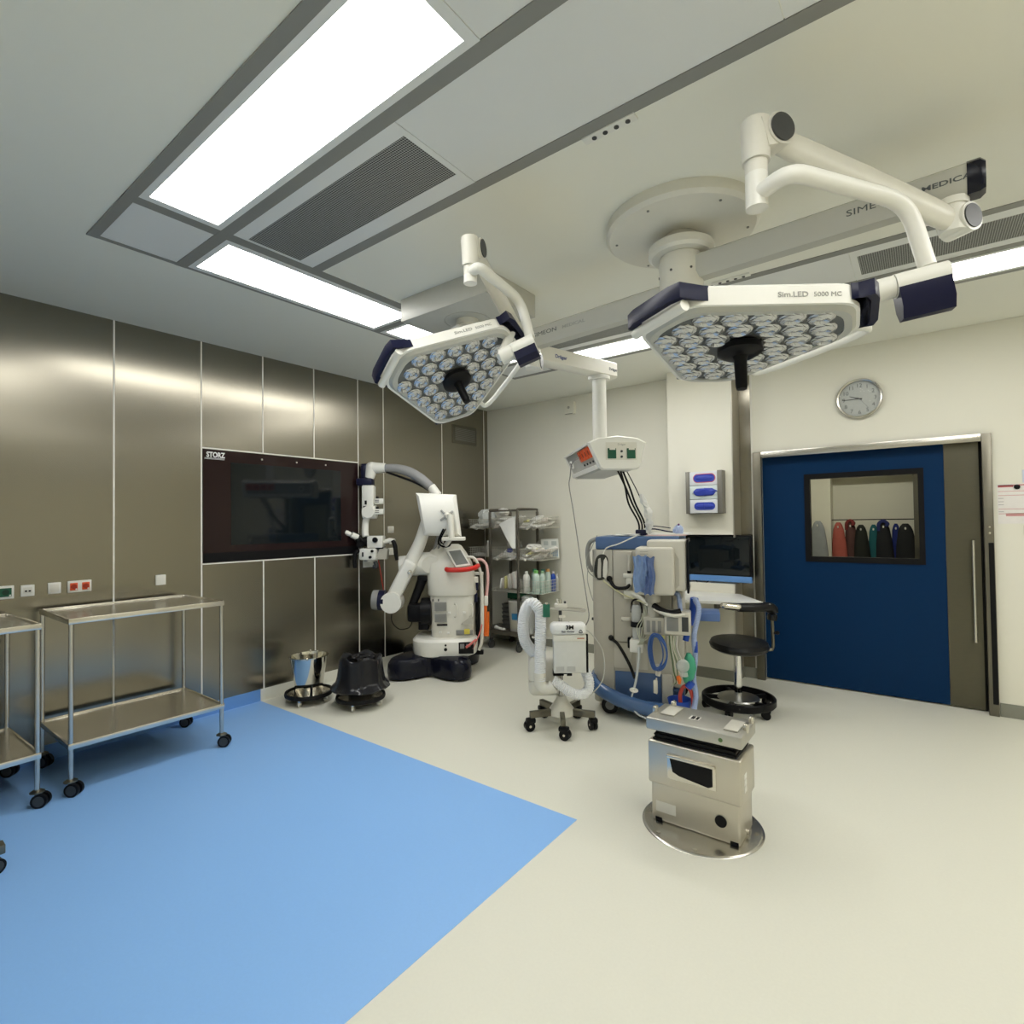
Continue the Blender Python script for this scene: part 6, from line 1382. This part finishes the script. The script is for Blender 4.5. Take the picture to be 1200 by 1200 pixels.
m = MB(); m.crumple((0.92, 5.16, 1.20), (0.085, 0.09, 0.045), 12, 0.3, 34); obj('film', m, SA[0], o, w=True, flat=True)
o = thing('plastic_bag', 'crumpled grey bag against the wall behind the right second basket', 'bag', (0.92, 5.33, 1.2))
m = MB(); m.crumple((0.91, 5.335, 1.235), (0.07, 0.03, 0.06), 12, 0.3, 35); obj('film', m, mat('grey_bag_film_two', (0.42, 0.41, 0.36), 0.35, 0, 0.2, 25), o, w=True, flat=True)
o = thing('foil_pack', 'flat pale blue and white pack leaning in the right second wire basket', 'pack', (1.05, 5.30, 1.08))
Mo = Matrix.Translation((1.055, 5.29, 1.19)) @ Matrix.Rotation(0.75, 4, 'Z') @ Matrix.Rotation(-0.25, 4, 'X')
m = MB(); m.box(-0.105, 0.105, -0.006, 0.006, -0.115, 0.115, 0.004, Mo); obj('pack_film', m, mat('pale_pack', (0.60, 0.62, 0.58), 0.3), o, w=True)
m = MB(); m.box(-0.09, -0.01, -0.0075, -0.0055, -0.10, 0.0, 0, Mo); m.box(0.01, 0.09, -0.0075, -0.0055, -0.10, -0.02, 0, Mo); obj('blue_window', m, mat('pack_blue', (0.30, 0.40, 0.50), 0.3), o, w=True)
m = MB(); m.box(-0.075, -0.02, -0.0075, -0.0055, 0.035, 0.085, 0, Mo); m.box(0.02, 0.08, -0.0075, -0.0055, 0.035, 0.085, 0, Mo); obj('grey_window', m, mat('pack_grey', (0.40, 0.44, 0.42), 0.3), o, w=True)
o = thing('blue_packet', 'small dark blue packet among white pouches in the middle second basket', 'packet', (0.63, 5.06, 1.16))
m = MB(); m.crumple((0.63, 5.06, 1.168), (0.04, 0.025, 0.025), 10, 0.3, 41); obj('film', m, mat('deep_blue_film', (0.06, 0.08, 0.34), 0.4), o, w=True, flat=True)
o = thing('paper_sheet', 'white printed sheet hanging curled from the front post of the corner trolley', 'paper', (0.75, 4.95, 1.5))
m = MB(); R = []
for k in range(10):
    s = k/9; z = 1.575 - 0.375*s
    w0 = -0.20*(1-s)**1.4 - 0.012; R.append([V((0.79 + w0, 4.955 - 0.03*math.sin(s*3)-0.02, z-0.09*(1-s)**0.5*1.0+0.0)), V((0.79 + w0*0.5, 4.945 - 0.03*math.sin(s*3), z-0.04*(1-s))), V((0.80, 4.955, z)), V((0.80, 4.957, z)), V((0.79 + w0*0.5, 4.947 - 0.03*math.sin(s*3), z-0.04*(1-s))), V((0.79+w0, 4.957 - 0.03*math.sin(s*3)-0.02, z-0.09*(1-s)**0.5))])
m.rings(R); obj('sheet', m, PAPER, o, w=True)

def bottle(x, y, z, r, h, body, cap, lb, capr=0.5, kind='screw'):
    o = thing('bottle', lb, 'bottle', (x, y, z), 0, 'bottles on the corner trolley')
    m = MB(); m.lathe([(0.0001, 0), (r*0.95, 0), (r, 0.006), (r, h*0.72), (r*0.8, h*0.82), (r*capr*0.85, h*0.87), (r*capr*0.85, h*0.9), (0.0001, h*0.9)], n=22); obj('bottle_body', m, body, o)
    m = MB()
    if kind == 'spray': m.cyl((0, 0, h*0.89), (0, 0, h*0.95), r*0.4, r*0.22, n=12); m.box(-r*0.3, r*0.8, -r*0.2, r*0.2, h*0.94, h, 0.003)
    else: m.cyl((0, 0, h*0.885), (0, 0, h), r*capr, r*capr*0.95, n=18)
    obj('cap', m, cap, o); return o
zb_ = 0.690
bottle(RX0+0.055, BY0+0.06, zb_, 0.040, 0.245, WHITE, WHITE, 'white bottle with white cap at the left front of the bottle basket', 0.45)
bottle(RX0+0.115, BY0+0.16, zb_, 0.040, 0.25, CLEARG, GREEN2, 'clear bottle with green cap behind the white bottle', 0.6)
bottle(RX0+0.06, BY0+0.22, zb_, 0.040, 0.26, CLEARG, GREEN2, 'clear bottle with green cap at the back left of the bottle basket', 0.6)
bottle(RX0+0.15, BY0+0.26, zb_, 0.038, 0.255, CLEARG, mat('teal_cap', (0.04, 0.28, 0.22), 0.4), 'clear bottle with dark teal cap at the back of the bottle basket', 0.65)
bottle(RX0+0.20, BY0+0.05, zb_, 0.042, 0.26, CLEARG, GREENL, 'tall clear bottle with lime green cap at the front of the bottle basket', 0.6)
bottle(RX0+0.215, BY0+0.15, zb_, 0.036, 0.25, CLEARG, mat('light_green_cap', (0.35, 0.55, 0.35), 0.4), 'clear bottle with pale green cap in the middle of the bottle basket', 0.6)
bottle(RX0+0.235, BY0+0.235, zb_, 0.036, 0.265, CLEARG, mat('orange_cap', (0.70, 0.38, 0.14), 0.4), 'clear bottle with orange cap in the bottle basket', 0.65)
bottle(RX0+0.262, BY0+0.305, zb_, 0.032, 0.235, BLUEC, mat('cap_white_pink', (0.78, 0.70, 0.70), 0.4), 'blue bottle with white cap at the right of the bottle basket', 0.5)
bottle(RX0+0.274, BY0+0.362, zb_, 0.022, 0.20, CLEARW, WHITE, 'small spray bottle at the far right end of the bottle basket', 0.5, 'spray')
bottle(LX1-0.035, BY0+0.03, 1.095, 0.024, 0.19, mat('bottle_grey_white', (0.62, 0.60, 0.54), 0.4), WHITE, 'slim white bottle standing in the left lower wire basket', 0.8)
for i in range(2):
    sachet(LX0+0.09+0.10*i, BY0+0.08, 1.115, 0.11, 0.12, 0.016, 0.1, 0.1-0.3*i, 0.3*i, SA[i], 'flat pale sachet lying in the left lower wire basket')
# bottom shelf
o = thing('white_bucket', 'white plastic bucket with a blue label on the bottom shelf', 'bucket', (0.69, 5.12, 0.216))
m = MB(); m.lathe([(0.0001, 0), (0.085, 0), (0.088, 0.01), (0.108, 0.335), (0.112, 0.34), (0.112, 0.36), (0.0001, 0.362)], n=32); obj('bucket_body', m, mat('bucket_white', (0.66, 0.65, 0.60), 0.4), o)
def patch(r, z0, z1, a0, a1, n=10):
    m = MB(); a = [[V((r(z)*math.cos(a0+(a1-a0)*i/n), r(z)*math.sin(a0+(a1-a0)*i/n), z)) for i in range(n+1)] for z in (z0, z1)]
    vs = a[0] + a[1]; m.faces(vs, [(i, i+1, n+2+i, n+1+i) for i in range(n)]); return m
obj('blue_label', patch(lambda z: 0.0895+0.0615*z, 0.14, 0.215, -1.65, -0.2), mat('label_blue', (0.05, 0.26, 0.52), 0.5), o)
obj('printed_label', patch(lambda z: 0.0893+0.0615*z, 0.03, 0.135, -2.0, -0.2), mat('label_buff', (0.62, 0.60, 0.48), 0.6), o)
o = thing('clear_jug', 'translucent plastic container with a crumpled bag on top, right end of the bottom shelf', 'container', (0.90, 5.05, 0.216))
m = MB(); m.lathe([(0.0001, 0), (0.06, 0), (0.075, 0.30), (0.078, 0.305), (0.0001, 0.306)], n=28); obj('container_body', m, mat('frosted_plastic', (0.42, 0.44, 0.44), 0.3, alpha=0.85), o)
m = MB(); m.crumple((0, 0, 0.37), (0.075, 0.07, 0.07), 14, 0.3, 51); obj('bag', m, mat('grey_clear_bag', (0.55, 0.56, 0.55), 0.25, 0, 0.2, 25), o, flat=True)
o = thing('green_tub', 'dark green tub hanging under the middle tray of the corner trolley', 'tub', (0.62, 5.2, 0.58))
m = MB(); m.box(0.54, 0.70, 5.12, 5.30, 0.585, 0.655, 0.008); obj('tub_body', m, mat('tub_green', (0.01, 0.12, 0.06), 0.5), o, w=True)
m = MB(); m.box(0.535, 0.705, 5.115, 5.305, 0.652, 0.664, 0.004); obj('tub_rim', m, mat('tub_rim_green', (0.015, 0.15, 0.08), 0.5), o, w=True)
o = thing('tray_insert', 'white scoop lying on the left of the bottom shelf', 'scoop', (0.50, 5.05, 0.216))
m = MB(); m.tube([(0.44, 5.02, 0.245), (0.50, 5.0, 0.238), (0.58, 5.02, 0.232)], [0.025, 0.02, 0.016], 12, 5); obj('scoop_body', m, SA[0], o, w=True)
for i in range(6):
    o = thing('grey_tray', 'dark grey tray in the stack behind the white bucket, bottom shelf', 'tray', (0.49, 5.25, 0.216+0.05*i), 0, 'stacked grey trays')
    m = MB(); R = [[V((a*sx_, b*sy_, z)) for a, b in ((-1,-1),(1,-1),(1,1),(-1,1))] for z, sx_, sy_ in ((0,0.05,0.09),(0.042,0.06,0.10),(0.045,0.065,0.105),(0.045,0.058,0.098),(0.004,0.046,0.086))]
    m.rings(R); obj('tray_body', m, mat('tray_grey', (0.16, 0.16, 0.15), 0.5), o)

# ------------------------------------------------------------------ render look
SC.view_settings.view_transform = 'Standard'; SC.view_settings.look = 'None'
SC.view_settings.gamma = 1.0; SC.view_settings.exposure = 0.0; SC.view_settings.use_curve_mapping = False
w = bpy.data.worlds.new('room_world'); SC.world = w; w.use_nodes = True
w.node_tree.nodes['Background'].inputs[0].default_value = (0.02, 0.02, 0.02, 1)
SC.cycles.use_denoising = True
SC.cycles.max_bounces = 10; SC.cycles.diffuse_bounces = 6; SC.cycles.glossy_bounces = 5; SC.cycles.transparent_max_bounces = 12
SC.cycles.sample_clamp_indirect = 6.0; SC.cycles.caustics_reflective = False; SC.cycles.caustics_refractive = False
